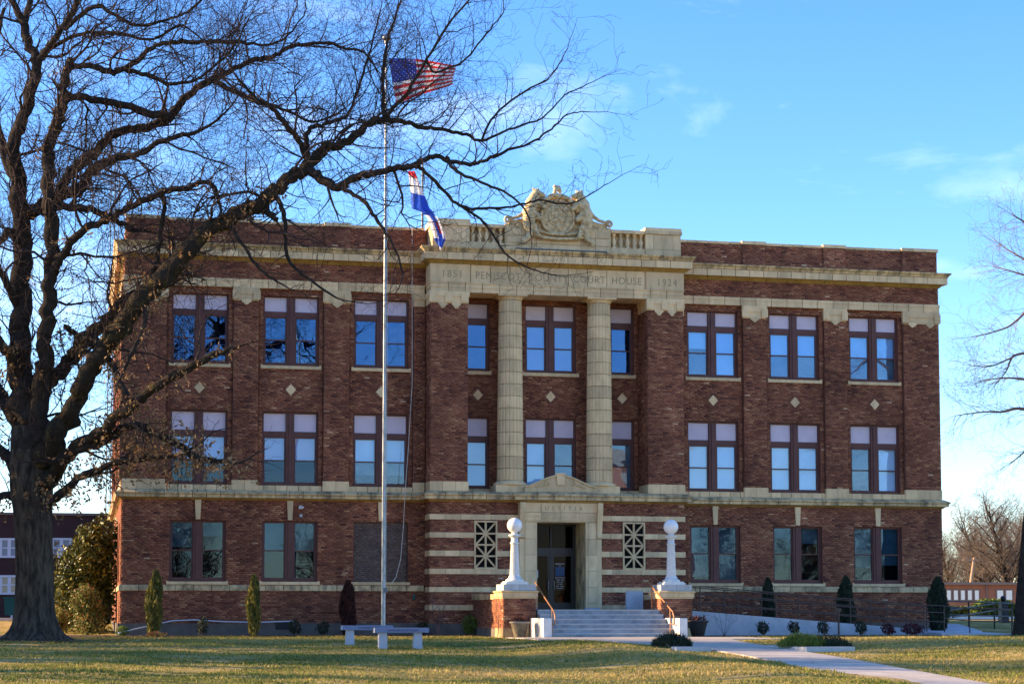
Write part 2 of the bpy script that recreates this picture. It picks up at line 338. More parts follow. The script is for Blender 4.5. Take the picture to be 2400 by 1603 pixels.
# ------------------------------------------------------------------ courthouse
CH=thing('courthouse','three storey red brick courthouse with buff terracotta cornices and two columns','courthouse')
XC=.07
# --- brickwork
BL,BH,JT=.205,.0565,.0105
def brick_boxes(u0,u1,v0,v1,holes,seed=0,bl=BL,bh=BH,jt=JT):
    out=[]; rs=np.random.RandomState(seed+5); nrow=int(math.ceil((v1-v0)/(bh+jt)-1e-6))
    for r in range(nrow):
        a=v0+r*(bh+jt); b=min(a+bh,v1); 
        if b-a<.01: continue
        mid=(a+b)/2
        hs=sorted([(h[0],h[1]) for h in holes if h[2]-.001<mid<h[3]+.001])
        spans=[]; c=u0
        for h0,h1 in hs:
            if h0>c: spans.append((c,min(h0,u1)))
            c=max(c,h1)
        if c<u1: spans.append((c,u1))
        off=(r%2)*.5*(bl+jt)+ (r%3)*.02
        for s0,s1 in spans:
            k0=math.floor((s0-u0-off)/(bl+jt))-0; k=k0
            while True:
                x0=u0+off+k*(bl+jt); x1=x0+bl; k+=1
                if x0>=s1: break
                x0=max(x0,s0); x1=min(x1,s1)
                if x1-x0>.02: out.append((x0,x1,a,b))
    return np.array(out).reshape(-1,4)
def tonefn(A,rs,seed):
    c=(A[:,0]+A[:,1])/2; z=(A[:,2]+A[:,3])/2
    patch=.5+.5*np.sin(c*2.1+seed+1.7*np.sin(z*1.3))*np.sin(z*2.7+seed*1.3+c*.4)
    t=.44+.20*(patch-.5)+rs.normal(0,.14,len(A)); sp=rs.rand(len(A)); t=np.where(sp>.985,t+.38,t); t=np.where(sp<.10,t-.22,t)
    return np.clip(t,0,1)
def lay(u0,u1,v0,v1,holes,mapf,name='brickwork',parent=None,m='brick',seed=1,single=0,bl=BL,bh=BH,jt=JT,plane=None,back='mortar',reveal=None,tonef=None):
    """single bricks as real pieces; mapf(u,out,v)->xyz; backing sheet with its openings; 'single' of them become own objects"""
    A=brick_boxes(u0,u1,v0,v1,holes,seed,bl,bh,jt); rs=np.random.RandomState(seed*3+1)
    if len(A)==0: return
    tone=(tonef or tonefn)(A,rs,seed); pro=.011+rs.uniform(-.002,.0025,len(A))
    if single:
        full=np.where((A[:,1]-A[:,0]>bl-.001)&(A[:,3]-A[:,2]>bh-.001))[0]
        full=full[:single] if single<len(full) else full
        meshes={}
        for i in full:
            tq=round(float(tone[i])*11)/11
            if tq not in meshes:
                b=MB(); b.loft([[mapf(0,0,0),mapf(bl,0,0),mapf(bl,0,bh),mapf(0,0,bh)],[mapf(.002,.011,.002),mapf(bl-.002,.011,.002),mapf(bl-.002,.011,bh-.002),mapf(.002,.011,bh-.002)]])
                o0=Vector(mapf(0,0,0)); b.v=[tuple(Vector(p)-o0) for p in b.v]
                me=b.mesh('brick'); a=me.attributes.new('tone','FLOAT','POINT'); a.data.foreach_set('value',[tq]*len(me.vertices)); me.materials.append(MAT[m]); meshes[tq]=me
            link('brick',meshes[tq],None,parent,mapf(A[i,0],pro[i]-.011,A[i,2]))
        keep=np.ones(len(A),bool); keep[full]=False; A=A[keep]; tone=tone[keep]; pro=pro[keep]
    n=len(A)
    if n:
        e=.0015; V=np.empty((n,8,3)); 
        for q,(a,b,inner) in enumerate([(0,2,1),(1,2,1),(1,3,1),(0,3,1),(0,2,0),(1,2,0),(1,3,0),(0,3,0)]):
            u=A[:,a]+(0 if inner else (e if a==0 else -e)); v=A[:,b]+(0 if inner else (e if b==2 else -e)); o=np.zeros(n) if inner else pro
            p=mapf(u,o,v); V[:,q,0]=p[0]; V[:,q,1]=p[1]; V[:,q,2]=p[2]
        q=np.array([(4,5,6,7),(0,1,5,4),(1,2,6,5),(2,3,7,6),(3,0,4,7)]); F=(np.arange(n)[:,None,None]*8+q[None]).reshape(-1,4)
        o=link(name,np_mesh(name,V.reshape(-1,3),F,np.repeat(tone,8)),m,parent); o['kind']='stuff'
    # backing
    us=sorted(set([u0,u1]+[min(max(h[k],u0),u1) for h in holes for k in (0,1)])); vs=sorted(set([v0,v1]+[min(max(h[k],v0),v1) for h in holes for k in (2,3)]))
    b=MB(); rv=[]
    for i in range(len(us)-1):
        for j in range(len(vs)-1):
            cu=(us[i]+us[i+1])/2; cv=(vs[j]+vs[j+1])/2
            if any(h[0]<cu<h[1] and h[2]<cv<h[3] for h in holes): continue
            b.add([mapf(us[i],0,vs[j]),mapf(us[i+1],0,vs[j]),mapf(us[i+1],0,vs[j+1]),mapf(us[i],0,vs[j+1])],[(0,1,2,3)])
    if reveal:
        for h in holes:
            if len(h)>4 and h[4]:
                a,c,d,e2=h[:4]; q=-reveal
                ring=[(a,d),(c,d),(c,e2),(a,e2)]; r_=MB(); rv.append(r_)
                for k in range(4):
                    (p,s),(p2,s2)=ring[k],ring[(k+1)%4]
                    r_.add([mapf(p,.008,s),mapf(p2,.008,s2),mapf(p2,q,s2),mapf(p,q,s)],[(0,1,2,3)])
    o=b.build('wall',back,parent)
    for r_ in rv: r_.build('window_reveal','brick_plain',parent)
    return o
def FY(y): return lambda u,o,v:(u,y-o+0*u,v)            # wall facing the viewer (-y)
def FXm(x): return lambda u,o,v:(x-o+0*u,u,v)            # wall facing -x; u runs along y
def FXp(x): return lambda u,o,v:(x+o+0*u,u,v)
BAYS=[6.119,9.287,12.429]; PED=4.60; WH=.975
W1=(1.86,3.96); W2=(5.17,7.74); W3=(9.35,11.80)
# ground floor walls left and right of the pavilion
for s in (-1,1):
    holes=[]; 
    for i,b in enumerate(BAYS): holes.append((s*b-.955,s*b+.955,W1[0],W1[1],True))
    u0,u1=(-15,-4.5) if s<0 else (4.6,15)
    lay(u0,u1,.42,1.54,[],FY(0),'brickwork',CH,seed=3+s)
    lay(u0,u1,1.73,4.66,holes,FY(0),'brickwork',CH,seed=7+s,reveal=.22)
    lay(u0,u1,12.31,12.95,[],FY(0),'brickwork',CH,seed=13+s)
    lay(u0,u1,13.46,14.29,[],FY(.07),'brickwork',CH,seed=17+s)
    # parapet piers
    for a,b in [(-14.98,-13.57),(-11.29,-10.43),(-8.15,-7.26)]:
        a,b=(a,b) if s<0 else (-b,-a)
        if abs(a)>14.5 or abs(b)>14.5: a,b=max(a,-14.96),min(b,14.96)
        lay(a,b,13.46,14.29,[],FY(-.01),'brickwork',CH,seed=int(90+a*3))
        MB().box(a,b,.005,.069,13.46,14.29).build('parapet_pier','brick_plain',CH)
    # pilasters and bay panels of the two upper storeys
    pil=[(13.57,15.0),(10.43,11.29),(7.26,8.15),(4.55,4.98)]
    for k,(a,b) in enumerate(pil):
        a,b=(a,b) if s>0 else (-b,-a)
        lay(a,b,5.34,11.56,[],FY(0),'brickwork',CH,seed=21+k+5*s)
        MB().box(a,a+.001,0.001,.12,5.34,11.6).box(b-.001,b,0.001,.12,5.34,11.6).build('pilaster_side','brick_plain',CH)
    for k,b in enumerate(BAYS):
        c=s*b; lo,hi=c-1.14,c+1.14
        hl=[(c-WH,c+WH,W2[0],W2[1],True),(c-WH,c+WH,W3[0],W3[1],True)]
        di=8.51; hl+= [(c-.19*(1-abs(q)/3.2),c+.19*(1-abs(q)/3.2),di+q*.067-.034,di+q*.067+.034) for q in (-2,-1,0,1,2)]
        lay(lo,hi,5.15,12.03,hl,FY(.12),'brickwork',CH,seed=40+k+9*s,reveal=.2)
        # diamond inset
        MB().prism([(c,di-.20),(c+.185,di),(c,di+.20),(c-.185,di)],.085,.118).build('diamond_tile','terracotta',CH)
        for q in range(4):
            a0=R(45+90*q); cx,cz=c+.16*math.cos(a0),di+.17*math.sin(a0); dx,dz=-math.sin(a0)*.17,math.cos(a0)*.17; nx_,nz_=math.cos(a0)*.028,math.sin(a0)*.028
            cx+=nx_*2;cz+=nz_*2
            MB().prism([(cx-dx-nx_,cz-dz-nz_),(cx+dx-nx_,cz+dz-nz_),(cx+dx+nx_,cz+dz+nz_),(cx-dx+nx_,cz-dz+nz_)],.097,.118).build('diamond_border_brick','brick_plain',CH)
# bricked-up window (third bay on the left, ground floor)
cb=-BAYS[0]
lay(cb-.955,cb+.955,W1[0],W1[1],[],FY(.12),'brick_infill',CH,m='brick_grey',seed=71,bl=.19,bh=.055,jt=.018,tonef=lambda A,rs,s:np.clip(rs.normal(.45,.14,len(A)),0,1))
# left side wall, sunlit
lay(.0,18.5,.42,1.54,[],FXm(-15),'brickwork',CH,seed=81)
side_h=[(2.0+3.6*k,3.9+3.6*k,W1[0],W1[1],True) for k in range(4)]
lay(.0,18.5,1.73,4.66,side_h,FXm(-15),'brickwork',CH,seed=82,reveal=.2)
side_h=[(2.0+3.6*k,3.9+3.6*k,a,b,True) for k in range(4) for a,b in (W2,W3)]
lay(.0,18.5,5.34,12.95,side_h,FXm(-15),'brickwork',CH,seed=83,reveal=.2)
lay(.15,18.5,13.46,14.29,[],FXm(-14.95),'brickwork',CH,seed=84)
for k in range(6):
    y=.02+3.6*k if k else 0; w_=1.35 if k==0 else .85; y0=y if k==0 else y-.0
    lay(y0,y0+w_,5.34,11.9,[],FXm(-15.09),'brickwork',CH,seed=85+k)
    MB().box(-15.089,-15.001,y0,y0+w_,5.3,11.9).build('pilaster','brick_plain',CH)
for k in range(4):
    for zz in (W1,W2,W3):
        box('window_shutter','frame_paint',-14.9,-14.82,2.0+3.6*k,3.9+3.6*k,zz[0],zz[1],CH)
# core (stops light leaking) and roof
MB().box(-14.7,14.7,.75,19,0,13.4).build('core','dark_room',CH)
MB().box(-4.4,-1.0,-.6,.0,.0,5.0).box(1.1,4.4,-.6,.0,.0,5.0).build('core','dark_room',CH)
MB().box(-14.92,14.92,.3,19,13.3,13.5).build('roof','school_roof',CH)
box('parapet_back','brick_plain',-14.93,14.93,.10,.38,13.3,14.285,CH)
box('parapet_back','brick_plain',-14.93,-14.6,.38,18.4,13.3,14.285,CH)
box('right_wall','brick_plain',14.72,15.0,.02,18.5,0,12.95,CH); box('rear_wall','brick_plain',-15,15,18.4,18.7,0,13.4,CH)
# --- terracotta courses made of blocks
GAP=.019
def course(name,x0,x1,pitch,prof,yf,yb,m='terracotta',endL=0,endR=0):
    n=max(1,round((x1-x0)/pitch)); p=(x1-x0)/n; cache={}
    for i in range(n):
        a,b=x0+i*p+GAP/2,x0+(i+1)*p-GAP/2; eL=endL if i==0 else 0; eR=endR if i==n-1 else 0
        if i==0: a=x0
        if i==n-1: b=x1
        key=(round(b-a,4),eL,eR)
        if key not in cache:
            cache[key]=MB().loftbox(0,b-a,eL,eR,[(o,z) for o,z in prof],yf,yb).mesh(name); cache[key].materials.append(MAT[m])
        link(name,cache[key],None,CH,(a,0,0))
def side_course(name,y0,y1,pitch,prof,xf,m='terracotta'):
    n=max(1,round((y1-y0)/pitch)); p=(y1-y0)/n
    me=MB().loft([[(xf-o,0,z),(xf+.12,0,z),(xf+.12,p-GAP,z),(xf-o,p-GAP,z)] for o,z in prof]).mesh(name); me.materials.append(MAT[m])
    for i in range(n): link(name,me,None,CH,(0,y0+i*p,0))
def backing(x0,x1,y0,y1,z0,z1): box('backing','mortar',x0,x1,y0,y1,z0,z1,CH)
wt=[(.055,1.54),(.055,1.68),(.02,1.735)]
belt_s=[(.02,4.64),(.10,4.69),(.12,4.71)]; belt=[(.20,4.715),(.20,4.80),(.25,4.84),(.25,4.875),(.06,4.975)]
cor_s=[(.02,12.93),(.10,13.0),(.16,13.05)]; cor_f=[(.27,13.055),(.27,13.29)]; cor_c=[(.29,13.30),(.31,13.36),(.38,13.42),(.39,13.465),(.02,13.50)]
for s in (-1,1):
    xa,xb=(-15,-4.60-.0) if s<0 else (4.74,15); eL=1 if s<0 else 0; eR=1 if s>0 else 0
    course('water_table_block',xa,xb,.62,wt,0,.1,'terracotta_stained',eL,eR)
    course('belt_moulding',xa,xb,1.2,belt_s,0,.1,'soffit_bounce',eL,eR)
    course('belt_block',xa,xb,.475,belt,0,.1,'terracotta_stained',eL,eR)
    course('cornice_moulding',xa,xb,1.2,cor_s,0,.1,'soffit_bounce',eL,eR)
    course('cornice_fascia_block',xa,xb,.55,cor_f,0,.1,'terracotta',eL,eR)
    course('cornice_crown_block',xa,xb,.42,cor_c,0,.09,'terracotta_stained',eL,eR)
    course('parapet_coping',xa+.03*eL,xb-.03*eR,.41,[(.025,14.295),(.035,14.385)],.065,.42,'terracotta')
    course('architrave_block',xa,xb,.60,[(.03,12.02),(.03,12.19),(.045,12.20),(.045,12.315)],0,.2,'terracotta',eL,eR)
    course('sill_course_block',xa,xb,.40,[(.0,4.98),(.0,5.165)],0.01,.35,'terracotta',0,0)
    # pilaster bases and capitals
    for k,(a,b) in enumerate([(13.57,15.0),(10.43,11.29),(7.26,8.15),(4.60,4.98)]):
        a,b=(a,b) if s>0 else (-b,-a)
        n=3 if k==0 else (2 if k<3 else 1); pw=(b-a)/n
        for i in range(n): box('pilaster_base_block','terracotta',a+i*pw+.005-.02*(i==0),a+(i+1)*pw-.005+.02*(i==n-1),-.04,.13,4.985,5.335,CH)
        # capital: block with two or more guttae clusters
        cap=MB().box(a-.03,b+.03,-.05,.13,11.80,12.018).box(a-.008,b+.008,-.022,.12,11.56,11.80)
        for xx in ([a-.05,b-.19] if k<3 else []) : cap.box(xx,xx+.24,-.085,.0,11.60,11.92)
        cap.build('pilaster_capital','terracotta',CH)
        cs=[(a+b)/2] if k>0 else [a+.36,b-.36]
        if k==3: cs=[]
        for c in cs:
            MB().box(c-.16,c+.16,-.05,-.018,11.50,11.60).box(c-.09,c+.09,-.05,.001,11.45,11.50).box(c-.04,c+.04,-.05,.001,11.42,11.45).build('capital_pendant','terracotta',CH)
    # parapet pier copings
    for a,b in [(-14.98,-13.57),(-11.29,-10.43),(-8.15,-7.26)]:
        a,b=(a,b) if s<0 else (-b,-a)
        n=2 if b-a<1 else 3
        for i in range(n): box('pier_coping','terracotta',a-.03+i*(b-a+.06)/n+.004,a-.03+(i+1)*(b-a+.06)/n-.004,-.06,.09,14.30,14.42,CH)
    # keystones
    for b in BAYS:
        c=s*b; MB().prism([(c-.075,3.97),(c+.075,3.97),(c+.11,4.64),(c-.11,4.64)],-.075,.0).build('keystone','terracotta',CH)
side_course('water_table_block',.06,18.5,.62,wt,-15,'terracotta_stained'); side_course('belt_moulding',.06,18.5,1.2,belt_s,-15,'soffit_bounce'); side_course('belt_block',.07,18.5,.475,belt,-15,'terracotta_stained')
side_course('cornice_moulding',.06,18.5,1.2,cor_s,-15,'soffit_bounce'); side_course('cornice_fascia_block',.07,18.5,.6,cor_f,-15); side_course('cornice_crown_block',.08,18.5,.6,cor_c,-15,'terracotta')
side_course('architrave_block',.1,18.5,.6,[(.10,11.95),(.10,12.31)],-15); side_course('pilaster_base_block',.06,18.5,.6,[(.05,4.99),(.05,5.33)],-15)
side_course('parapet_coping',.4,18.5,.6,[(.03,14.29),(.03,14.385)],-14.95)
# concrete plinth
box('plinth','concrete_base',-15.07,-4.62,-.07,.0,-.3,.43,CH); box('plinth','concrete_base',4.75,15.07,-.07,.0,-.3,.43,CH); box('plinth','concrete_base',-15.07,-15.0,.0,18.5,-.3,.43,CH)

# --- windows
def window(cx,hw,z0,z1,yw,double,trans,sash,look,parent=CH,highglass='glass_clear',sill=None,label=None):
    """look: list of (left,right) blinds per sash pane: each one of b/g/v/d/h + fraction; trans=(z0,z1) pane heights"""
    W=MB(); yf=yw+.10; yb=yw+.2; hd=.06; mull=.14 if double else 0
    W.box(cx-hw,cx-hw+.055,yf,yb,z0,z1).box(cx+hw-.055,cx+hw,yf,yb,z0,z1).box(cx-hw+.055,cx+hw-.055,yf,yb,z1-hd,z1).box(cx-hw+.055,cx+hw-.055,yf-.02,yb,z0,z0+.07)
    cols=[(cx-hw+.055,cx-mull),(cx+mull,cx+hw-.055)] if double else [(cx-hw+.055,cx+hw-.055)]
    if double:
        W.box(cx-mull,cx+mull,yf-.02,yb,z0+.07,z1-hd); W.box(cx-.05,cx+.05,yf-.05,yf-.02,z0+.07,z1-hd)
    if trans: W.box(cx-hw+.056,cx+hw-.056,yf+.01,yb,sash[1][1]+.07,trans[0])
    wo=thing('window','','',(0,0,0)); del wo['label']; del wo['category']; wo.parent=parent
    W.build('frame','frame_paint',wo)
    if sill: 
        n=3 if sill[1]-sill[0]>1.2 else 2
        sm=MB()
        for i in range(n):
            a=sill[0]+(sill[1]-sill[0])*i/n; b=sill[0]+(sill[1]-sill[0])*(i+1)/n; sm.box(a+.004,b-.004,yw-.07 if yw<.2 else yw-.07,yw+.10,sill[2],sill[3])
        sm.box(sill[0],sill[0]+.07,yw-.068,yw+.1,sill[3],sill[3]+.025).box(sill[1]-.07,sill[1],yw-.068,yw+.1,sill[3],sill[3]+.025)
        sm.build('sill','terracotta',wo)
    for ci,(a,b) in enumerate(cols):
        if trans: box('transom_panel','transom_panel',a+.01,b-.01,yf+.05,yf+.06,trans[0],trans[1],wo)
        sa,sb=a+.05,b-.05
        S=MB().box(a,sa,yf+.03,yb+.04,z0+.07,sash[1][1]+.07).box(sb,b,yf+.03,yb+.04,z0+.07,sash[1][1]+.07).box(sa,sb,yf+.03,yb+.04,sash[1][1],sash[1][1]+.07).box(sa,sb,yf+.03,yb+.04,sash[0][1],sash[1][0]).box(sa,sb,yf+.03,yb+.04,z0+.07,sash[0][0])
        S.build('sash','frame_paint',wo)
        L=look[ci%len(look)]
        for pi,(p0,p1) in enumerate(sash):
            k=L[1-pi]   # L=(upper,lower)
            pn=MB().box(sa-(sa+sb)/2,sb-(sa+sb)/2,0,.006,p0-(p0+p1)/2,p1-(p0+p1)/2).build('pane',('glass_low' if highglass=='glass_clear' and k[0]=='d' else highglass),wo,((sa+sb)/2,yf+.073,(p0+p1)/2)); pn.rotation_euler=(R(rnd.uniform(-.35,.35)),0,R(rnd.uniform(-.5,.5)))
            fr=float(k[1:]) if len(k)>1 else 1
            if k[0]!='d':
                mm={'b':'blind_white','g':'blind_grey','v':'blind_violet'}[k[0]]
                box('blind',mm,sa-.01,sb+.01,yf+.13,yf+.14,p1-(p1-p0)*fr-.01*(fr==1),p1+.02,wo)
    return wo
S1=[(1.99,2.90),(2.94,3.87)]; S2=[(5.30,6.03),(6.07,6.83)]; S3=[(9.47,10.23),(10.27,11.02)]; T2=(7.06,7.68); T3=(11.25,11.74)
L3={-12.429:[('d','d'),('d','d')],-9.287:[('v.0','d')]*2,-6.119:[('v.0','d')]*2,6.119:[('b.8','g'),('b','b')],9.287:[('b','g'),('b','g')],12.429:[('b','g'),('b','g')]}
L2={-12.429:[('v','d'),('v','d')],-9.287:[('v','d')]*2,-6.119:[('b','g.6'),('b','g.6')],6.119:[('b','b')]*2,9.287:[('b','b')]*2,12.429:[('g','g'),('b','b')]}
L1={-12.429:[('g.9','d'),('g.5','d')],-9.287:[('g','d')]*2,9.287:[('g.4','d'),('g.6','d')],12.429:[('g','g.5'),('g','g.4')],6.119:[('g','g.9'),('g','g')]}
for s in (-1,1):
    for b in BAYS:
        c=s*b; gl='glass_high'
        l3=[tuple(x if x!='v.0' else 'd' for x in p) for p in L3[c]]
        window(c,WH,W3[0],W3[1],.12,True,T3,S3,l3,highglass='glass_high' if c<0 else 'glass_mid' ,sill=(c-1.06,c+1.06,9.23,9.34))
        window(c,WH,W2[0],W2[1],.12,True,T2,S2,L2[c],highglass='glass_clear')
        if c in L1: window(c,.955,W1[0],W1[1],.0,True,None,S1,L1[c],highglass='glass_low',sill=(c-1.04,c+1.04,1.75,1.85))
        else:
            q=MB(); 
            for i in range(3): q.box(c-1.04+i*.693+.004,c-1.04+(i+1)*.693-.004,-.07,.13,1.75,1.85)
            q.build('sill','terracotta',CH)
# grid behind the lower sashes of the third floor corner window
gm=MB()
for q in range(1,4):
    for off in (-.86,.21): gm.box(-12.429+off+q*.16-.006,-12.429+off+q*.16+.006,.30,.31,9.47,10.22)
for q in range(1,4):
    gm.box(-12.429-.86,-12.429-.2,.30,.31,9.47+q*.19,9.482+q*.19).box(-12.429+.2,-12.429+.86,.30,.31,9.47+q*.19,9.482+q*.19)
gm.build('window_grid','concrete_white',CH)

# --- central pavilion
PF=-.90; PL,PR=XC-PED,XC+PED; IL,IR=XC-3.28,XC+3.28; NY=.36
bands=[(.87,1.06),(1.50,1.68),(2.12,2.31),(2.74,2.94),(3.38,3.57),(4.01,4.20)]
GRX=[(XC-2.64-.41,XC-2.64+.41),(XC+2.72-.41,XC+2.72+.41)]; GZ=(2.27,3.98); SL,SR=XC-1.38,XC+1.38
hb=[(SL+.02,SR-.02,0,4.64),(GRX[0][0],GRX[0][1],GZ[0],GZ[1],True),(GRX[1][0],GRX[1][1],GZ[0],GZ[1],True)]
prev=.42
for i,(a,b) in enumerate(bands+[(4.66,4.7)]):
    lay(PL,PR,prev,a,hb,FY(PF),'brickwork',CH,seed=100+i,single=60 if 1<=i<=5 else 0,reveal=.2 if False else None)
    lay(PF,0.,prev,a,[],FXm(PL),'brickwork',CH,seed=120+i)
    if i<6:
        for (x0,x1) in [(PL,GRX[0][0]),(GRX[0][1],SL),(SR,GRX[1][0]),(GRX[1][1],PR)] if GZ[0]<a<GZ[1]-.1 else [(PL,SL),(SR,PR)]:
            if i==0: x0=max(x0,PL)
            n=max(1,round((x1-x0)/.5))
            for k in range(n): box('band_block','terracotta',x0+(x1-x0)*k/n+.005-(.03 if x0==PL and k==0 else 0),x0+(x1-x0)*(k+1)/n-.005+(.03 if x1==PR and k==n-1 else 0),PF-.035,PF+.1,a+.004,b-.004,CH)
        MB().box(PL-.03,PL+.05,PF+.11,-.01,a+.004,b-.004).build('band_block','terracotta',CH)
    prev=b
box('plinth','concrete_base',PL-.06,SL,PF-.07,-.08,-.3,.42,CH); box('plinth','concrete_base',SR,PR+.06,PF-.07,-.08,-.3,.42,CH)
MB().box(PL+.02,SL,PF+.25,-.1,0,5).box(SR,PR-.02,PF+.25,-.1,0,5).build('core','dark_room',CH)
# belt round the pavilion
course('belt_moulding',PL,PR,1.2,belt_s,PF,.0,'soffit_bounce',1,1)
course('belt_block',PL,PR,.475,[(.22,4.715),(.22,4.83),(.27,4.86),(.27,4.895),(.08,4.985)],PF,.0,'terracotta_stained',1,1)
box('balcony_floor','terracotta_stained',PL,PR,PF+.02,.4,4.9,5.0,CH)
# upper piers
for s,(a,b) in ((-1,(PL,IL)),(1,(IR,PR))):
    lay(a,b,5.34,11.58,[],FY(PF),'brickwork',CH,seed=140+s)
    lay(PF,.0 if s<0 else NY,5.34,11.58,[],FXm(a),'brickwork',CH,seed=143+s)
    MB().box(a+.004,b-.004,PF+.02,.3,5.0,12.0).build('pier_core','brick_plain',CH)
    for i in range(3): box('pilaster_base_block','terracotta',a-.03+i*(b-a+.06)/3+.005,a-.03+(i+1)*(b-a+.06)/3-.005,PF-.045,.25 if s>0 else -.05,5.0,5.335,CH)
    cap=MB().box(a-.02,b+.02,PF-.03,.3,11.58,11.82).box(a-.05,b+.05,PF-.06,.3,11.82,12.0)
    for k in range(3): cap.box(a-.06+k*.56,a+.20+k*.56,PF-.085,PF-.03,11.62,11.93)
    cap.build('pilaster_capital','terracotta',CH)
    for c in (a+.42,b-.42): MB().box(c-.16,c+.16,PF-.045,PF-.012,11.51,11.60).box(c-.10,c+.10,PF-.045,PF-.012,11.45,11.51).box(c-.06,c+.06,PF-.045,PF-.012,11.40,11.46).build('capital_pendant','terracotta',CH)
# niche back wall with its windows
hn=[(XC-3.02-.1,XC-2.67+.47,W2[0],W2[1],True),(XC+2.67-.47,XC+2.67+.47,W2[0],W2[1],True),(XC-.94,XC+.94,W2[0],W2[1],True)]
hn=[(c-h,c+h,a,b,True) for c,h in ((XC-2.70,.45),(XC,.94),(XC+2.67,.45)) for a,b in ((W2[0],W2[1]),(9.38,11.85))]
for c in (XC-2.67,XC,XC+2.67): hn+=[(c-.19*(1-abs(q)/3.2),c+.19*(1-abs(q)/3.2),8.52+q*.067-.034,8.52+q*.067+.034) for q in (-2,-1,0,1,2)]
lay(IL,IR,5.0,12.1,hn,FY(NY),'brickwork',CH,seed=150,reveal=.2)
for c in (XC-2.67,XC,XC+2.67):
    MB().prism([(c,8.32),(c+.185,8.52),(c,8.72),(c-.185,8.52)],NY-.035,NY-.002).build('diamond_tile','terracotta',CH)
    for q in range(4):
        a0=R(45+90*q); cx,cz=c+.216*math.cos(a0),8.52+.226*math.sin(a0); dx,dz=-math.sin(a0)*.17,math.cos(a0)*.17; nx_,nz_=math.cos(a0)*.028,math.sin(a0)*.028
        MB().prism([(cx-dx-nx_,cz-dz-nz_),(cx+dx-nx_,cz+dz-nz_),(cx+dx+nx_,cz+dz+nz_),(cx-dx+nx_,cz-dz+nz_)],NY-.022,NY-.002).build('diamond_border_brick','brick_plain',CH)
N3=(9.38,11.85)
window(XC-2.70,.45,N3[0],N3[1],NY,False,(11.29,11.79),[(9.49,10.25),(10.29,11.05)],[('d','d')],highglass='glass_high',sill=(XC-3.2,XC-2.18,9.25,9.37))
window(XC+2.67,.45,N3[0],N3[1],NY,False,(11.29,11.79),[(9.49,10.25),(10.29,11.05)],[('d','d')],highglass='glass_high',sill=(XC+2.15,XC+3.18,9.25,9.37))
window(XC,.94,N3[0],N3[1],NY,True,(11.29,11.79),[(9.49,10.25),(10.29,11.05)],[('v','v'),('v','v')],highglass='glass_mid',sill=(XC-1.05,XC+1.05,9.25,9.37))
window(XC-2.70,.45,W2[0],W2[1],NY,False,T2,S2,[('b','b')]); window(XC+2.67,.45,W2[0],W2[1],NY,False,T2,S2,[('g','g')])
window(XC,.94,W2[0],W2[1],NY,True,T2,S2,[('b','b'),('g','g')])
course('sill_course_block',IL,IR,.40,[(0,5.0),(0,5.165)],NY-.08,NY+.2,'terracotta')
# entablature
box('soffit','soffit_bounce',IL,IR,PF+.06,NY-.01,11.99,12.02,CH)
MB().box(PL+.03,PR-.03,PF+.05,.3,12.03,13.5).build('backing','mortar',CH)
course('architrave_block',PL,PR,.60,[(.0,11.985),(.0,12.13),(.02,12.135),(.02,12.27),(.045,12.285),(.045,12.325)],PF,.2,'terracotta',1,1)
course('frieze_block',PL,PR,.70,[(.0,12.335),(.0,12.965)],PF,.1,'terracotta',0,0)
for a,b in ((PL,IL+.02),(IR-.02,PR)): MB().loftbox(a,b,1,1,[(.03,12.335),(.03,12.965)],PF,.1).build('frieze_end_block','terracotta',CH)
course('cornice_moulding',PL,PR,1.2,[(.04,12.97),(.12,13.05),(.16,13.09)],PF,.05,'soffit_bounce',1,1)
course('cornice_fascia_block',PL,PR,.55,[(.28,13.095),(.28,13.34)],PF,.05,'terracotta',1,1)
course('cornice_crown_block',PL,PR,.42,[(.30,13.35),(.32,13.40),(.39,13.47),(.40,13.52),(.02,13.56)],PF,.05,'terracotta_stained',1,1)
text('inscription','1851','letter_shadow',.36,(XC-3.85,PF-.034,12.50),CH,sx=.9,space=1.25,depth=.002)
text('inscription','1924','letter_shadow',.36,(XC+4.0,PF-.034,12.48),CH,sx=.9,space=1.25,depth=.002)
text('inscription','PEMISCOT','letter_shadow',.37,(XC-2.20,PF-.004,12.48),CH,sx=.88,space=1.12,depth=.002)
text('inscription','COUNTY','letter_shadow',.37,(XC-.38,PF-.004,12.48),CH,sx=.88,space=1.12,depth=.002)
text('inscription','COURT','letter_shadow',.37,(XC+1.12,PF-.004,12.48),CH,sx=.88,space=1.12,depth=.002)
text('inscription','HOUSE','letter_shadow',.37,(XC+2.50,PF-.004,12.48),CH,sx=.88,space=1.12,depth=.002)
# attic: end pedestals, balustrades, central panel
for a,b in ((XC-4.55,XC-3.22),(XC+3.22,XC+4.55)):
    for i in range(3):
        x0=a+[0,.22,.78][i]*(b-a)/1.0 if i else a; x1=a+[.22,.78,1][i]*(b-a)
        box('attic_block','terracotta',x0+.004,x1-.004,PF+.03,PF+.2,13.80,14.34,CH); 
    for i in range(2): box('attic_block','terracotta',a+i*(b-a)/2+.004,a+(i+1)*(b-a)/2-.004,PF+.03,PF+.2,13.54,13.79,CH)
    box('attic_pedestal','terracotta',a+.002,b-.002,PF+.201,.35,13.54,14.34,CH)
    for i in range(3): MB().loft([[(a-.04*(i==0)+i*(b-a)/3+.004,PF-.02,z),(a+(i+1)*(b-a)/3+.04*(i==2)-.004,PF-.02,z),(a+(i+1)*(b-a)/3+.04*(i==2)-.004,.38,z),(a-.04*(i==0)+i*(b-a)/3+.004,.38,z)] for z in (14.35,14.47)]).build('attic_cap_block','terracotta',CH)
    box('attic_cap_block','terracotta',a-.015,b+.015,PF+.0,.36,14.475,14.58,CH)
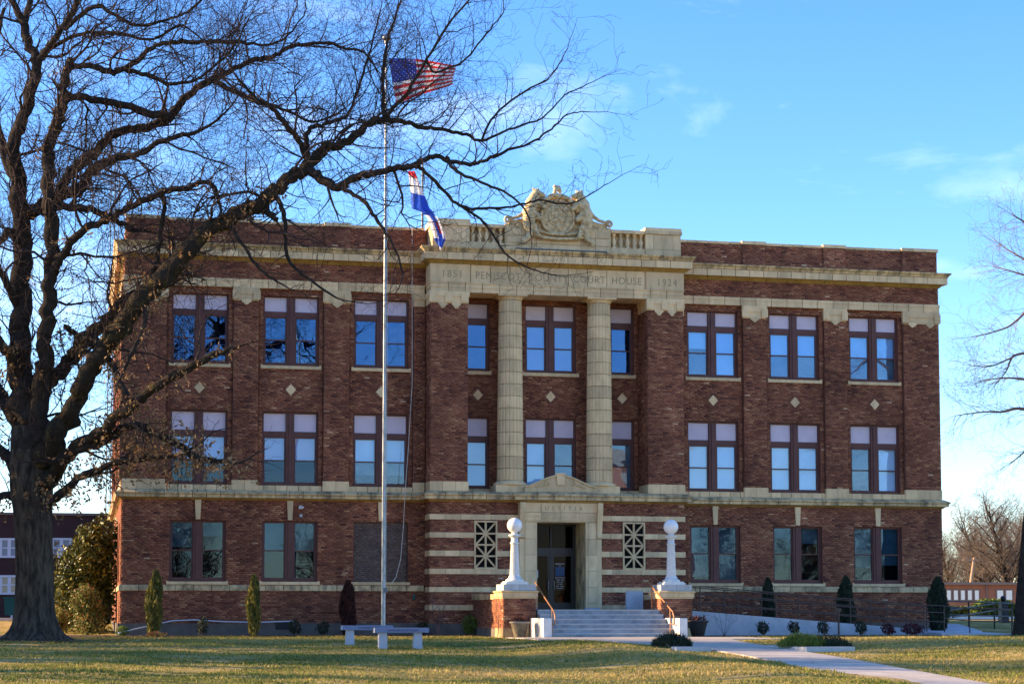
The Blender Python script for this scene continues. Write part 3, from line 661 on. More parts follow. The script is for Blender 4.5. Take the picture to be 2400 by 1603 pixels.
for a,b in ((XC-3.22,XC-1.95),(XC+1.95,XC+3.22)):
    box('balustrade_base','terracotta',a+.004,b-.004,PF+.06,PF+.4,13.54,13.80,CH)
    box('balustrade_back','terracotta_stained',a,b,PF+.28,PF+.4,13.80,14.33,CH)
    for i in range(3): box('balustrade_rail','terracotta',a+i*(b-a)/3+.004,a+(i+1)*(b-a)/3-.004,PF+.02,PF+.45,14.33,14.45,CH)
    me=MB().lathe([(.075,13.80),(.075,13.86),(.045,13.88),(.085,13.98),(.09,14.03),(.045,14.15),(.04,14.22),(.075,14.26),(.075,14.33)],10).mesh('baluster'); me.materials.append(MAT['terracotta'])
    for k in range(5): link('baluster',me,None,CH,(a+.13+k*(b-a-.26)/4,PF+.17,0))
half=[(0,15.55),(.72,15.50),(.90,15.30),(.95,15.08),(1.05,14.88),(1.25,14.73),(1.5,14.66),(1.80,14.63),(1.80,14.50),(1.94,14.50),(1.94,13.54),(0,13.54)]
poly=[(XC+x,z) for x,z in half]+[(XC-x,z) for x,z in half[::-1] if x>0]
poly=poly[::-1]
MB().prism(poly,PF+.04,PF+.42).build('attic_panel','carved_stone',CH)
for z,h_,ws in ((13.56,.25,1.9),(13.83,.26,1.9),(14.11,.24,1.9)):
    n=7
    for k in range(n): 
        a=XC-ws+k*2*ws/n; box('attic_panel_block','terracotta',a+.006,a+2*ws/n-.006,PF+.01,PF+.05,z,z+h_-.012,CH)
# carved crest: garlanded shield, two bears, scroll
CR=thing('crest','','',(0,0,0)); del CR['label'],CR['category']; CR.parent=CH
yc=PF-.06; cz=14.78
sh=MB(); 
ring=[]; 
for i in range(41):
    a=2*math.pi*i/40; ring.append((XC-.05+.60*math.cos(a),yc-.02,cz+.60*math.sin(a)))
sh.tube(ring,.055,8)
sh.loft([[(XC-.05+.58*math.cos(2*math.pi*j/32),yc+.12,cz+.58*math.sin(2*math.pi*j/32)) for j in range(32)],[(XC-.05+.58*math.cos(2*math.pi*j/32),yc+.01,cz+.58*math.sin(2*math.pi*j/32)) for j in range(32)],[(XC-.05+.42*math.cos(2*math.pi*j/32),yc-.03,cz+.42*math.sin(2*math.pi*j/32)) for j in range(32)]],True)
ring=[(XC-.05+.33*math.cos(2*math.pi*i/30),yc-.04,cz+.33*math.sin(2*math.pi*i/30)) for i in range(31)]; sh.tube(ring,.022,6)
for (x,z,r_) in [(-.17,.12,.1),(.1,.14,.09),(-.12,-.12,.1),(.14,-.1,.11),(0,0,.08),(.02,.27,.06),(-.2,-.0,.05),(.22,.02,.05)]: sh.sphere((XC-.05+x,yc-.03,cz+z),r_,10,6,(1,.5,1))
sh.build('shield','carved_stone',CR)
gl=MB()
for k in range(34):
    a=R(20+140*k/33); rr=.70+.05*rnd.random(); gl.sphere((XC-.05+rr*1.05*math.cos(a),yc-.02-.05*rnd.random(),cz+rr*math.sin(a)*1.05),.065+.03*rnd.random(),8,6)
for k in range(12): gl.sphere((XC-.05+rnd.uniform(-.13,.13),yc+rnd.uniform(-.06,.06),15.66+rnd.uniform(0,.24)),.075,8,6)
remesh(gl,'garland','carved_stone',CR,.025,1)
def bear(s):
    b=MB(); c=XC-.05
    def e(x,y,z,r_,sx=1,sy=1,sz=1): b.sphere((c+s*x,PF+y,z),r_,14,10,(sx,sy,sz))
    e(.78,-.10,15.60,.165); e(.62,-.14,15.56,.10); e(.53,-.15,15.54,.07); e(.88,-.06,15.76,.055); e(.70,-.02,15.77,.05)
    e(.86,-.07,15.42,.20,1,1,1.15); e(.95,-.06,15.18,.24,1,1.1,1.35); e(1.03,-.05,14.90,.26,1,1.1,1.25); e(1.06,-.06,14.66,.25,1,1.1,1.1)
    e(1.08,-.10,14.45,.19,1,1,1.25); e(1.02,-.12,14.24,.14,1,1,1.35); e(1.06,-.14,14.05,.125); e(1.17,-.17,13.95,.11); e(1.26,-.19,13.88,.09); e(1.25,-.2,13.80,.07)
    e(.74,-.18,15.28,.12); e(.62,-.22,15.18,.10); e(.54,-.24,15.08,.085); e(.80,-.16,14.80,.13); e(.70,-.2,14.70,.10)
    e(.86,-.15,14.40,.12); e(.80,-.17,14.22,.1); e(.76,-.2,14.10,.09)
    return remesh(b,'bear','carved_stone',CR,.03,1)
bear(-1); bear(1)
sc_=MB()
sc_.tube([(XC-.95,yc-.04,14.10),(XC-.6,yc-.07,14.02),(XC,yc-.08,13.99),(XC+.6,yc-.07,14.02),(XC+.95,yc-.04,14.10)],[.05,.06,.06,.06,.05],8)
sc_.tube([(XC-.7,yc-.03,14.24),(XC-.3,yc-.05,14.16),(XC+.3,yc-.05,14.16),(XC+.7,yc-.03,14.24)],[.04,.05,.05,.04],8)
sc_.build('scroll','carved_stone',CR)
for s in (-1,1):
    v=MB(); v.tube([(XC+s*(1.86+.13*t*math.cos(9*t)),PF-.01,14.62+.13*t*math.sin(9*t)) for t in np.linspace(.2,1,14)],.05,8)
    v.tube([(XC+s*1.80,PF-.01,14.66),(XC+s*1.5,PF-.01,14.74),(XC+s*1.3,PF-.01,14.86),(XC+s*1.2,PF-.01,15.0)],[.05,.06,.07,.06],8)
    v.build('volute','carved_stone',CR)
# lead flashing on the cornice below the crest
box('flashing','pole_dark',XC-1.6,XC+1.7,PF-.33,PF+.0,13.555,13.585,CH)

# --- columns
for cx in (XC-1.66,XC+1.60):
    CO=thing('column','','',(cx,-.42,0)); del CO['label'],CO['category']; CO.parent=CH
    z0,z1=5.40,11.80; n=15; hh=(z1-z0)/n
    rad=lambda z:.468-.062*((z-z0)/(z1-z0))**1.4
    for i in range(n):
        a,b=z0+i*hh+.010,z0+(i+1)*hh-.010
        MB().lathe([(rad(a)-.006,a),(rad(a),a+.006),(rad(b),b-.006),(rad(b)-.006,b)],80,smooth=False,fl=.055,nf=20).build('drum','terracotta',CO)
    MB().lathe([(rad(z0)*.93,z0),(rad(z1)*.93,z1)],24).build('core','letter_shadow',CO)
    MB().box(-.62,.62,-.50,.50,4.99,5.24).build('plinth_block','terracotta',CO)
    MB().lathe([(.58,5.245),(.60,5.27),(.60,5.31),(.56,5.345),(.50,5.36),(.49,5.395)],32).build('base_ring','terracotta',CO)
    MB().lathe([(.415,11.805),(.42,11.83),(.43,11.84),(.43,11.86),(.47,11.90),(.51,11.925)],32).build('echinus','terracotta',CO)
    MB().box(-.53,.53,-.47,.5,11.925,11.983).build('abacus','terracotta',CO)

# --- pierced grilles
for (a,b) in GRX:
    GRI=thing('grille','','',(0,0,0)); del GRI['label'],GRI['category']; GRI.parent=CH
    fr=MB(); y0,y1=PF-.05,PF+.08; z0,z1=GZ; t=.055
    fr.box(a,a+t,y0,y1,z0,z1).box(b-t,b,y0,y1,z0,z1).box(a+t,b-t,y0,y1,z0,z0+.09).box(a+t,b-t,y0,y1,z1-t,z1); fr.build('frame','terracotta',GRI)
    br=MB(); c=(a+b)/2; zz=[z0+.09+(z1-t-z0-.09)*k/4 for k in range(5)]
    br.box(c-.032,c+.032,y0+.02,y1-.01,zz[0],zz[4])
    for k in (1,2,3): br.box(a+t,b-t,y0+.021,y1-.011,zz[k]-.03,zz[k]+.03)
    for k in (1,3):
        for sx in (-1,1):
            for sz in (-1,1):
                p0=(c,zz[k]); p1=(c+sx*((b-a)/2-t),zz[k]+sz*(zz[1]-zz[0])); d=Vector((p1[0]-p0[0],p1[1]-p0[1])); n_=Vector((-d.y,d.x)).normalized()*.028
                br.prism([(p0[0]-n_.x,p0[1]-n_.y),(p1[0]-n_.x,p1[1]-n_.y),(p1[0]+n_.x,p1[1]+n_.y),(p0[0]+n_.x,p0[1]+n_.y)],y0+.024+.002*sx,y1-.015)
    br.build('lattice','terracotta',GRI)
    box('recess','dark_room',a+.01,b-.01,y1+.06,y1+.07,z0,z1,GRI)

# --- entrance surround, door
SY=-1.12; DL,DR,DT=XC-.85,XC+.90,3.94
for (a,b) in ((SL,DL),(DR,SR)):
    n=5; hts=[.62,1.30,1.95,2.60,3.28,3.95]
    z=.60
    for k in range(6):
        zt=[1.12,1.68,2.24,2.80,3.36,3.94][k]
        w3=(b-a)
        MB().box(a+.004,b-.004,SY,PF-.002,z+.004,zt-.004).box(a+.10,b-.10,SY-.025,SY,z+.004,zt-.004).build('surround_block','terracotta',CH); z=zt
    box('surround_base','concrete_ramp',a-.02,b+.02,SY-.04,PF-.002,.88,1.02 if False else .9,CH) if False else None
    box('plinth_block','concrete_ramp',a-.015,b+.015,SY-.03,PF-.01,.60,.96,CH)
for k in range(4): box('lintel_block','terracotta',SL+k*(SR-SL)/4+.004,SL+(k+1)*(SR-SL)/4-.004,SY,PF-.002,3.945,4.28,CH)
for k in range(4): box('lintel_block','terracotta',SL+k*(SR-SL)/4+.004,SL+(k+1)*(SR-SL)/4-.004,SY-.01,PF-.002,4.29,4.62,CH)
text('inscription','JUSTITIA','letter_shadow',.20,(XC+.03,SY-.014,4.36),CH,sx=1.0,space=2.1,depth=.002)
MB().box(SL+.12,SR-.12,SY-.03,SY-.01,3.98,4.02).box(SL+.22,SR-.22,SY-.025,SY-.0,4.12,4.15).build('surround_moulding','terracotta',CH)
# reveal of the doorway
MB().box(DL-.05,DL,SY+.02,.30,.85,DT).box(DR,DR+.05,SY+.02,.30,.85,DT).box(DL,DR,SY+.02,.3,DT,DT+.04).build('door_reveal','terracotta_stained',CH)
box('door_step','concrete_step',DL,DR,SY+.02,.4,.6,.895,CH)
for s in (-1,1):   # consoles
    x=(SL-.02) if s<0 else (SR+.02)
    b=MB(); b.loft([[(x-.09,SY-d,z),(x+.09,SY-d,z),(x+.09,PF,z),(x-.09,PF,z)] for d,z in ((.02,3.46),(.06,3.50),(.05,3.58),(.07,3.75),(.12,4.0),(.19,4.3),(.21,4.55),(.2,4.62))])
    b.tube([(x-.09,SY-.02,3.44),(x+.09,SY-.02,3.44)],.07,10); b.build('console','terracotta',CH)
    box('pilaster_strip','terracotta',x-.08,x+.08,SY-.005,PF,.90,3.36,CH)
course('canopy_moulding',SL-.1,SR+.1,.9,[(.02,4.63),(.06,4.70)],SY,PF,'soffit_bounce',1,1)
course('canopy_block',SL-.1,SR+.1,.62,[(.20,4.705),(.20,4.80),(.26,4.86),(.26,4.90),(.03,4.99)],SY,PF,'terracotta_stained',1,1)
arc=[(XC-1.28+2.56*t,5.18+.40*math.sin(math.pi*t)**1.5) for t in np.linspace(0,1,21)]
MB().prism([(XC+1.28,5.0),(XC-1.28,5.0)]+arc,SY+.0,SY+.16).build('pediment','terracotta',CH)
MB().tube([(x,SY-.02,z) for x,z in arc],.035,8).build('pediment_moulding','terracotta',CH)
for s in (-1,1): MB().tube([(XC+s*(.45+.12*t*math.cos(8*t)),SY-.01,5.30+.1*t*math.sin(8*t)) for t in np.linspace(.1,1,14)],.025,6).tube([(XC+s*.9,SY-.01,5.18),(XC+s*.65,SY-.01,5.22),(XC+s*.5,SY-.01,5.3)],.03,6).build('pediment_scroll','carved_stone',CH)
MB().prism([(XC-.13,5.25),(XC+.13,5.25),(XC+.15,5.62),(XC-.15,5.62)],SY-.05,SY+.05).box(XC-.18,XC+.18,SY-.07,SY+.07,5.62,5.66).build('pediment_keystone','terracotta',CH)
DO=thing('door','','',(0,0,0)); del DO['label'],DO['category']; DO.parent=CH
dy=.30
MB().box(DL,DL+.09,dy,dy+.1,.9,DT).box(DR-.10,DR,dy,dy+.1,.9,DT).box(DL+.09,DR-.1,dy,dy+.1,DT-.08,DT).box(DL+.09,DR-.1,dy-.01,dy+.1,2.93,3.09).box(XC-.05,XC+.04,dy-.005,dy+.1,.9,2.93).box(XC-.03,XC+.02,dy,dy+.1,3.09,DT-.08).build('frame','door_paint',DO)
for a,b in ((DL+.09,XC-.05),(XC+.04,DR-.1)):
    MB().box(a,a+.07,dy+.02,dy+.07,.9,2.93).box(b-.07,b,dy+.02,dy+.07,.9,2.93).box(a+.07,b-.07,dy+.02,dy+.07,.9,1.15).box(a+.07,b-.07,dy+.02,dy+.07,2.80,2.93).build('leaf','door_paint',DO)
    box('pane','glass_dark',a+.07,b-.07,dy+.04,dy+.046,1.15,2.80,DO); box('pane','glass_dark',a+.01,b-.01,dy+.05,dy+.056,3.09,DT-.08,DO)
box('hall_wall','hall_paint',DL,DR,dy+.38,dy+.40,.9,DT,DO)
MB().tube([(XC+.10,dy-.06,1.60),(XC+.10,dy-.06,1.92)],.016,8).build('handle','pole_metal',DO); MB().tube([(XC-.12,dy-.06,1.60),(XC-.12,dy-.06,1.92)],.016,8).build('handle','pole_metal',DO)
px0=.20
box('notice','paper_blue',px0+.03,px0+.37,dy+.030,dy+.036,2.10,2.42,DO)
for k,(zz,tx,sz) in enumerate([(2.50,'PEMISCOT',.075),(2.43,'CO.',.06),(2.02,'COURTHOUSE',.055),(1.94,'MON - FRI',.06),(1.865,'8:00 - 4:30',.055),(1.79,'CLOSED',.055),(1.71,'SAT - SUN',.06),(1.64,'HOLIDAYS',.055)]):
    text('notice_text',tx,'paper',sz,(px0+.2,dy+.034,zz),DO,depth=.002)
box('paper_notice','paper',XC-.78,XC-.47,dy+.030,dy+.036,2.03,2.30,DO)
# security camera and small vents
sc2=MB().box(-8.99,-8.87,-.13,-.0,4.36,4.46).tube([(-8.95,-.08,4.45),(-8.86,-.22,4.40)],.035,8); sc2.build('security_camera','white_paint',CH)
box('junction_box','pole_metal',-8.96,-8.86,-.06,0,4.08,4.18,CH)
box('vent','black_plastic',-9.75,-9.05,-.10,-.072,.22,.5,CH)
MB().tube([(-4.95,-.05,1.4),(-4.95,-.12,1.25)],.04,8).build('outlet','green_plastic',CH)

# ------------------------------------------------------------------ entrance steps
STP=thing('entrance_steps','six wide concrete steps up to the courthouse door between white cheek walls','steps')
SX0,SX1=-1.98,2.12
for i in range(6):
    zt=.89-.1483*i; yy=-5.90-.34*i
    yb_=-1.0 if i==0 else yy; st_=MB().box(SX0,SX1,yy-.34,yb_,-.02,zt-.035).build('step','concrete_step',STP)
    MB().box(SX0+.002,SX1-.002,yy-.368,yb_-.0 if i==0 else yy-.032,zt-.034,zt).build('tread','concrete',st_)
box('landing_edge','concrete_step',-3.0,SX0-.0,-6.0,-1.0,-.02,.885,STP); box('landing_edge','concrete_step',SX1,3.1,-6.0,-1.0,-.02,.885,STP)
for a,b in ((-2.26,-2.0),(2.14,2.40)):
    MB().loft([[(a,-8.25,z),(b,-8.25,z),(b,-6.42,z),(a,-6.42,z)] for z in (-.1,.60)]+[[(a+.015,-8.235,.62),(b-.015,-8.235,.62),(b-.015,-6.42,.62),(a+.015,-6.42,.62)]]).build('cheek_wall','concrete_white',STP)
# low terrace walls back to the building
for a,b,nm in ((-3.02,-2.62,0),(2.75,3.15,1)):
    TW=thing('terrace_wall',('low brick terrace wall behind the left lamp pier' if nm==0 else 'low brick terrace wall behind the right lamp pier'),'wall',group='terrace walls')
    lay(-5.1,PF-.06,.28,1.22,[],FXm(a),'brickwork',TW,seed=160+nm)
    MB().box(a+.002,b,-5.1,PF-.06,-.1,1.22).build('wall','brick_plain',TW); MB().box(a-.03,a+.001,-5.1,PF-.06,-.1,.28).build('plinth','concrete_base',TW)
    for k in range(6): box('coping_stone','terracotta_stained',a-.06,b+.06,-5.1+k*(4.1)/6+.005,-5.1+(k+1)*(4.1)/6-.005,1.225,1.40,TW)
# ------------------------------------------------------------------ lamp piers
def pier(x0,x1,label,seed):
    T=thing('lamp_pier',label,'pier',group='brick piers carrying the globe lamps'); yf,yb=-6.32,-5.15
    lay(x0,x1,.30,1.24,[],FY(yf),'brickwork',T,seed=seed,single=130); lay(yf,yb,.30,1.24,[],FXm(x0),'brickwork',T,seed=seed+1,single=90)
    MB().box(x0+.003,x1-.003,yf+.003,yb,.0,1.24).build('core','brick_plain',T)
    MB().box(x0-.02,x1+.02,yf-.02,yb+.02,-.1,.295).build('base','terracotta_stained',T)
    MB().loft([[(x0-o,yf-o,z),(x1+o,yf-o,z),(x1+o,yb+o,z),(x0-o,yb+o,z)] for o,z in ((.03,1.245),(.03,1.27),(.055,1.30),(.055,1.42),(.09,1.45),(.09,1.48),(.03,1.50))]).build('cap','terracotta',T)
    q=(x1-x0)/2
    for i in range(2):
        for j in range(2): box('top_block','concrete',x0+i*q+.004,x0+(i+1)*q-.004,yf+.02+j*.56,yf+.02+(j+1)*.56-.008,1.505,1.70,T)
    return T
pier(-3.11,-2.05,'brick lamp pier left of the steps with its left face in full sun',170); pier(2.13,3.19,'brick lamp pier right of the steps, in shade',180)
def lamp(cx,label):
    T=thing('globe_lamp',label,'lamp post',(cx,-5.74,1.70),group='white globe lamps on the entrance piers')
    MB().loft([[(x,y,z) for x,y in ((-h,-h),(h,-h),(h,h),(-h,h))] for h,z in ((.37,0),(.37,.06),(.33,.065),(.33,.10))]).build('plinth','lamp_iron',T)
    MB().lathe([(.285,.10),(.295,.13),(.285,.16),(.235,.175),(.225,.20),(.195,.215),(.195,.265),(.17,.28),(.17,.30)],28).build('base','lamp_iron',T)
    MB().lathe([(.162,.30),(.158,.33),(.122,1.27),(.118,1.29)],64,smooth=False,fl=.09,nf=16).build('shaft','lamp_iron',T)
    MB().lathe([(.115,1.29),(.145,1.31),(.145,1.35),(.115,1.37),(.115,1.50),(.10,1.505),(.17,1.54),(.20,1.57),(.20,1.60),(.12,1.62),(.09,1.66),(.075,1.70),(.09,1.74),(.10,1.75)],28).build('collar','lamp_iron',T)
    MB().sphere((0,0,1.905),.245,28,18).build('globe','lamp_globe',T); return T
lamp(-2.62,'white globe lamp post left of the steps, warm in the sun'); lamp(2.66,'white globe lamp post right of the steps, in bluish shade')
# ------------------------------------------------------------------ handrails
def handrail(x,label,ext):
    T=thing('handrail',label,'handrail',(x,-8,0),group='copper brown handrails beside the steps')
    top=[(0,2.6,1.78),(0,1.9,1.50),(0,.0,.82),(0,-.12,.68),(0,-.12,.42)]
    MB().tube(top,.024,10).build('rail','rail_copper',T)
    MB().tube([(0,.28,.10),(0,.28,.92)],.02,8).build('post','rail_copper',T); MB().tube([(0,2.3,.75),(0,2.3,1.66)],.02,8).build('post','rail_copper',T)
    MB().tube([(0,.28,.45),(0,-.12,.42)],.018,8).build('brace','rail_copper',T); return T
handrail(-1.86,'copper brown handrail on the left side of the steps',1); handrail(2.0,'copper brown handrail on the right side of the steps',1)
# pots
def pot(x,y,s,label,dark):
    T=thing('flower_pot',label,'planter',(x,y,float(gz(x,y))+.01),group='pots at the foot of the lamp piers')
    MB().lathe([(.17*s,0),(.20*s,.06*s),(.26*s,.30*s),(.30*s,.44*s)],24).build('bowl','pot_glaze' if not dark else 'black_plastic',T)
    MB().lathe([(.31*s,.44*s),(.335*s,.46*s),(.335*s,.50*s),(.29*s,.505*s)],24).build('rim','pot_rim' if not dark else 'black_plastic',T)
    MB().lathe([(.27*s,.505*s),(.27*s,.515*s)],20).build('soil','soil',T)
    n=90; c=NR.normal(size=(n,3))*[.12*s,.12*s,.04]+[0,0,.56*s]; leaf_cloud('dead_stems','leaf_maroon',T,c,.09*s,NR.rand(n),up=.8,aspect=.2)
pot(-2.76,-7.15,1.0,'glazed brown pot with dead stems in front of the left pier',False); pot(3.05,-7.3,1.05,'dark low pot in front of the right pier',True)
# hose on the sunny side of the left pier
MB().tube([(-3.16,-5.9,.72),(-3.18,-5.9,.5),(-3.2,-5.95,.3),(-3.24,-6.1,.12),(-3.3,-6.3,.04)],.012,6).build('cable','black_plastic'); tag(bpy.data.objects['cable'],'dark cable hanging down the sunlit side of the left pier','cable')

# ------------------------------------------------------------------ ramp
RA=thing('access_ramp','pale concrete wheelchair ramp rising along the right wing to the steps','ramp')
def rz_(x): return .86-(x-4.0)*(.86-.20)/(12.6-4.0)
MB().loft([[(3.2,-3.55,-.1),(3.2,-3.35,-.1),(3.2,-3.35,.88),(3.2,-3.55,.88)],[(4.0,-3.55,-.1),(4.0,-3.35,-.1),(4.0,-3.35,.86),(4.0,-3.55,.86)],[(12.6,-3.55,-.1),(12.6,-3.35,-.1),(12.6,-3.35,.20),(12.6,-3.55,.20)]]).build('front_wall','concrete_ramp',RA)
MB().loft([[(3.2,-3.35,.0),(3.2,-1.9,.0),(3.2,-1.9,.80),(3.2,-3.35,.80)],[(12.6,-3.35,-.0),(12.6,-1.9,-.0),(12.6,-1.9,.12),(12.6,-3.35,.12)]]).build('deck','concrete',RA)
MB().loft([[(12.6,-4.9,-.05),(12.6,-1.9,-.05),(12.6,-1.9,.13),(12.6,-4.9,.10)],[(15.6,-4.9,-.05),(15.6,-1.9,-.05),(15.6,-1.9,.09),(15.6,-4.9,.05)]]).build('landing','concrete_ramp',RA)
MB().loft([[(13.4,-1.9,-.05),(15.6,-1.9,-.05),(15.6,-1.9,.13),(13.4,-1.9,.13)],[(15.2,4,0),(17.5,4,0),(17.5,4,.35),(15.2,4,.35)]]).build('landing','concrete_ramp',RA)
RL=thing('ramp_railing','thin dark brown pipe railing along the wheelchair ramp','railing')
for yy in (-3.45,-2.0):
    xs_=[4.4+1.37*k for k in range(7)]+[13.4]
    for x in xs_: MB().tube([(x,yy,rz_(x)-.1),(x,yy,rz_(x)+.86)],.022,8).build('post','rail_brown',RL)
    for h_ in (.86,.62,.30): MB().tube([(4.4,yy,rz_(4.4)+h_),(12.6,yy,rz_(12.6)+h_),(13.4,yy,rz_(12.6)+h_-.03)],.018,8).build('rail','rail_brown',RL)
for x in (14.0,15.6): MB().tube([(x,-4.2,.05),(x,-4.2,.92)],.024,8).build('post','rail_brown',RL)
MB().tube([(13.4,-3.45,1.03),(14.0,-4.2,.93),(15.6,-4.2,.92)],.02,8).build('rail','rail_brown',RL); MB().tube([(13.4,-3.45,.6),(14.0,-4.2,.5),(15.6,-4.2,.5)],.018,8).build('rail','rail_brown',RL)
RM=thing('side_railing','dark pipe railing beyond the right corner of the courthouse','railing')
sp=[at(2215,1408,76),at(2270,1409,78),at(2330,1412,80),at(2372,1414,82)]
for dz in (0,-.28,-.55):
    MB().tube([tuple(p+np.array([0,0,dz])) for p in sp],.03,8).build('rail','black_plastic',RM)
MB().tube([tuple(at(2215,1432,74)),tuple(at(2330,1414,80))],.03,8).build('rail','black_plastic',RM); MB().tube([tuple(at(2232,1446,74)),tuple(at(2330,1430,80))],.03,8).build('rail','black_plastic',RM)
for p in sp: MB().tube([tuple(p),(p[0],p[1],.1)],.035,8).build('post','black_plastic',RM)
SP=thing('brown_post','short reddish brown post standing on the ramp landing','post',tuple(onY(1966,1487,-4.7)))
MB().tube([(0,0,0),(0,0,.86)],.035,8).build('stem','rail_brown',SP); MB().box(-.10,.10,-.02,.02,.78,.9).build('plate','rail_brown',SP)
b0=box('entry_panel','concrete_ramp',1.92,2.5,-3.0,-2.85,.89,1.53); tag(b0,'pale blue grey upright concrete panel at the top of the steps','panel')

# ------------------------------------------------------------------ walkway, kerbs
WK=link('walkway',None); WK['kind']='structure'; WK['label']='pale concrete front walk leading to the steps'
def slab(x0,x1,y0,y1):
    m_=MB(); r=[]; zz=[float(gz(0,y))+.035 for y in (y0,y1)]
    m_.loft([[(x0,y0,zz[0]-.12),(x1,y0,zz[0]-.12),(x1,y0,zz[0]),(x0,y0,zz[0])],[(x0,y1,zz[1]-.12),(x1,y1,zz[1]-.12),(x1,y1,zz[1]),(x0,y1,zz[1])]])
    m_.build('slab','walk_concrete',WK)
for k in range(5): slab(-3.4+k*1.5,-3.4+(k+1)*1.5-.012,-10.2,-8.0)
for k in range(5): slab(-3.4+k*1.5,-3.4+(k+1)*1.5-.012,-12.4,-10.22)
WYS=[-60,-52,-35,-31,-25,-19.5,-15,-12.4]; WXR=[-4.9,-3.6,-.77,-.17,.75,1.36,1.9,2.4]; WXL=[-7,-5.6,-2.75,-2.15,-1.25,-.72,-1.5,-2.3]
xr=lambda y:np.interp(y,WYS,WXR); xl=lambda y:np.interp(y,WYS,WXL)
y=-12.42
while y>-56:
    y2=y-1.5; za,zb=float(gz(0,y2))+.035,float(gz(0,y))+.035
    a,b,c,d=xl(y2),xr(y2),xr(y),xl(y)
    MB().loft([[(a,y2,za-.12),(b,y2,za-.12),(c,y,zb-.12),(d,y,zb-.12)],[(a,y2,za),(b,y2,za),(c,y,zb),(d,y,zb)]]).build('slab','walk_concrete',WK); y-=1.515
for i,(x0,x1,y0,y1,lab) in enumerate([(1.42,2.7,-21.0,-20.6,'pale concrete kerb block on the right edge of the walk'),(-1.85,-.95,-20.6,-20.2,'low concrete kerb block on the left edge of the walk')]):
    z=float(gz(0,y0)); KB=thing('kerb_block',lab,'kerb',(0,0,0),group='kerb blocks beside the walk')
    MB().box(x0,x1,y0,y1,z-.1,z+.12).build('block','concrete',KB)
    if i==0: MB().box(x0-.0,x0+.25,y1+.002,y1+2.6,z-.1,z+.11).build('block','concrete',KB)
# mulch beds
def bed(pts,name,lab,n=900,dark=True):
    P=[(x,y) for x,y in pts]; b=MB(); b.add([(x,y,float(gz(x,y))+.02) for x,y in P],[tuple(range(len(P)))]); o=b.build(name,'soil'); tag(o,lab,None,kind='structure'); return o
bed([(3.6,-5.3),(12.6,-5.3),(12.9,-3.6),(3.6,-3.6)],'mulch_bed','dark mulch bed in front of the ramp wall'); bed([(-15.6,-1.9),(-3.3,-1.9),(-3.3,-.05),(-15.6,-.05)],'mulch_bed','dark planting bed at the foot of the left wing')
bed([(-19.2,-11.9),(-18.2,-12.5),(-16.9,-12.4),(-15.9,-11.6),(-16,-10.2),(-17.4,-9.6),(-19,-10.2)],'mulch_bed','bare soil at the foot of the oak'); bed([(-20,-4.5),(-15.4,-4.2),(-15.2,1.5),(-20,4)],'mulch_bed','mulch under the shrubs at the left corner')

# ------------------------------------------------------------------ benches
def bench(p,p2,label,body):
    d=Vector((p2[0]-p[0],p2[1]-p[1],0)); Ln=1.37; rz=math.atan2(d.y,d.x); z=float(gz(p[0],p[1]))
    T=thing('stone_bench',label,'bench',(p[0],p[1],z),rz,group='memorial benches by the flagpole')
    s=MB().box(-.11,Ln-.11,-.02,.36,.40,.52).mesh('seat'); s.materials.append(MAT['granite']); s.materials.append(MAT['granite_side'])
    for f in s.polygons:
        if abs(f.normal.y+1)<.01: f.material_index=1
    link('seat',s,None,T)
    for x in (.10,.98):
        MB().loft([[(x-.10,.02,-.1),(x+.12,.02,-.1),(x+.12,.32,-.1),(x-.10,.32,-.1)],[(x-.09,.04,.398),(x+.11,.04,.398),(x+.11,.30,.398),(x-.09,.30,.398)]]).build('leg','granite',T)
    text('lettering',body,'granite_letter',.082,(Ln/2-.08,-.0235,.432),T,sx=.78,depth=.002)
b1=gpt(888,1520); b2=gpt(812,1511)
bench(b1,(b1[0]+1,b1[1]-.04),'front granite memorial bench right of the flagpole base','IN HONOR OF KEITH JEAN')
bench(b2,(b2[0]+1,b2[1]+.0),'rear granite memorial bench, half hidden behind the front bench','IN HONOR OF BOU')
# ------------------------------------------------------------------ flagpole and flag
fp=at(898,1500,54.6); fz=float(gz(fp[0],fp[1])); H=float(at(898,66,54.6)[2])-fz
FP=thing('flagpole','tall silver flagpole standing behind the granite benches','flagpole',(fp[0],fp[1],fz))
def prad(z): return .064-.036*z/H
zs_=[0,H*.12,H*.40]; MB().tube([(0,0,0),(0,0,H*.20),(0,0,H*.392)],[prad(0),prad(H*.2),prad(H*.392)],16).build('lower_pole','pole_metal',FP)
MB().tube([(0,0,H*.392),(0,0,H*.70),(0,0,H)],[prad(H*.44),prad(H*.7),prad(H)],16).build('upper_pole','pole_metal',FP)
MB().sphere((0,0,H+.12),.12,16,10,(1,1,.9)).tube([(0,0,H-.05),(0,0,H+.06)],.06,12).build('ball','pole_metal',FP)
MB().tube([(.06,-.04,1.4),(.065,-.04,H*.5),(.04,-.03,H-.1)],.006,5).build('halyard','rope',FP); MB().box(-.02,.1,-.12,-.06,1.35,1.5).build('cleat','pole_dark',FP)
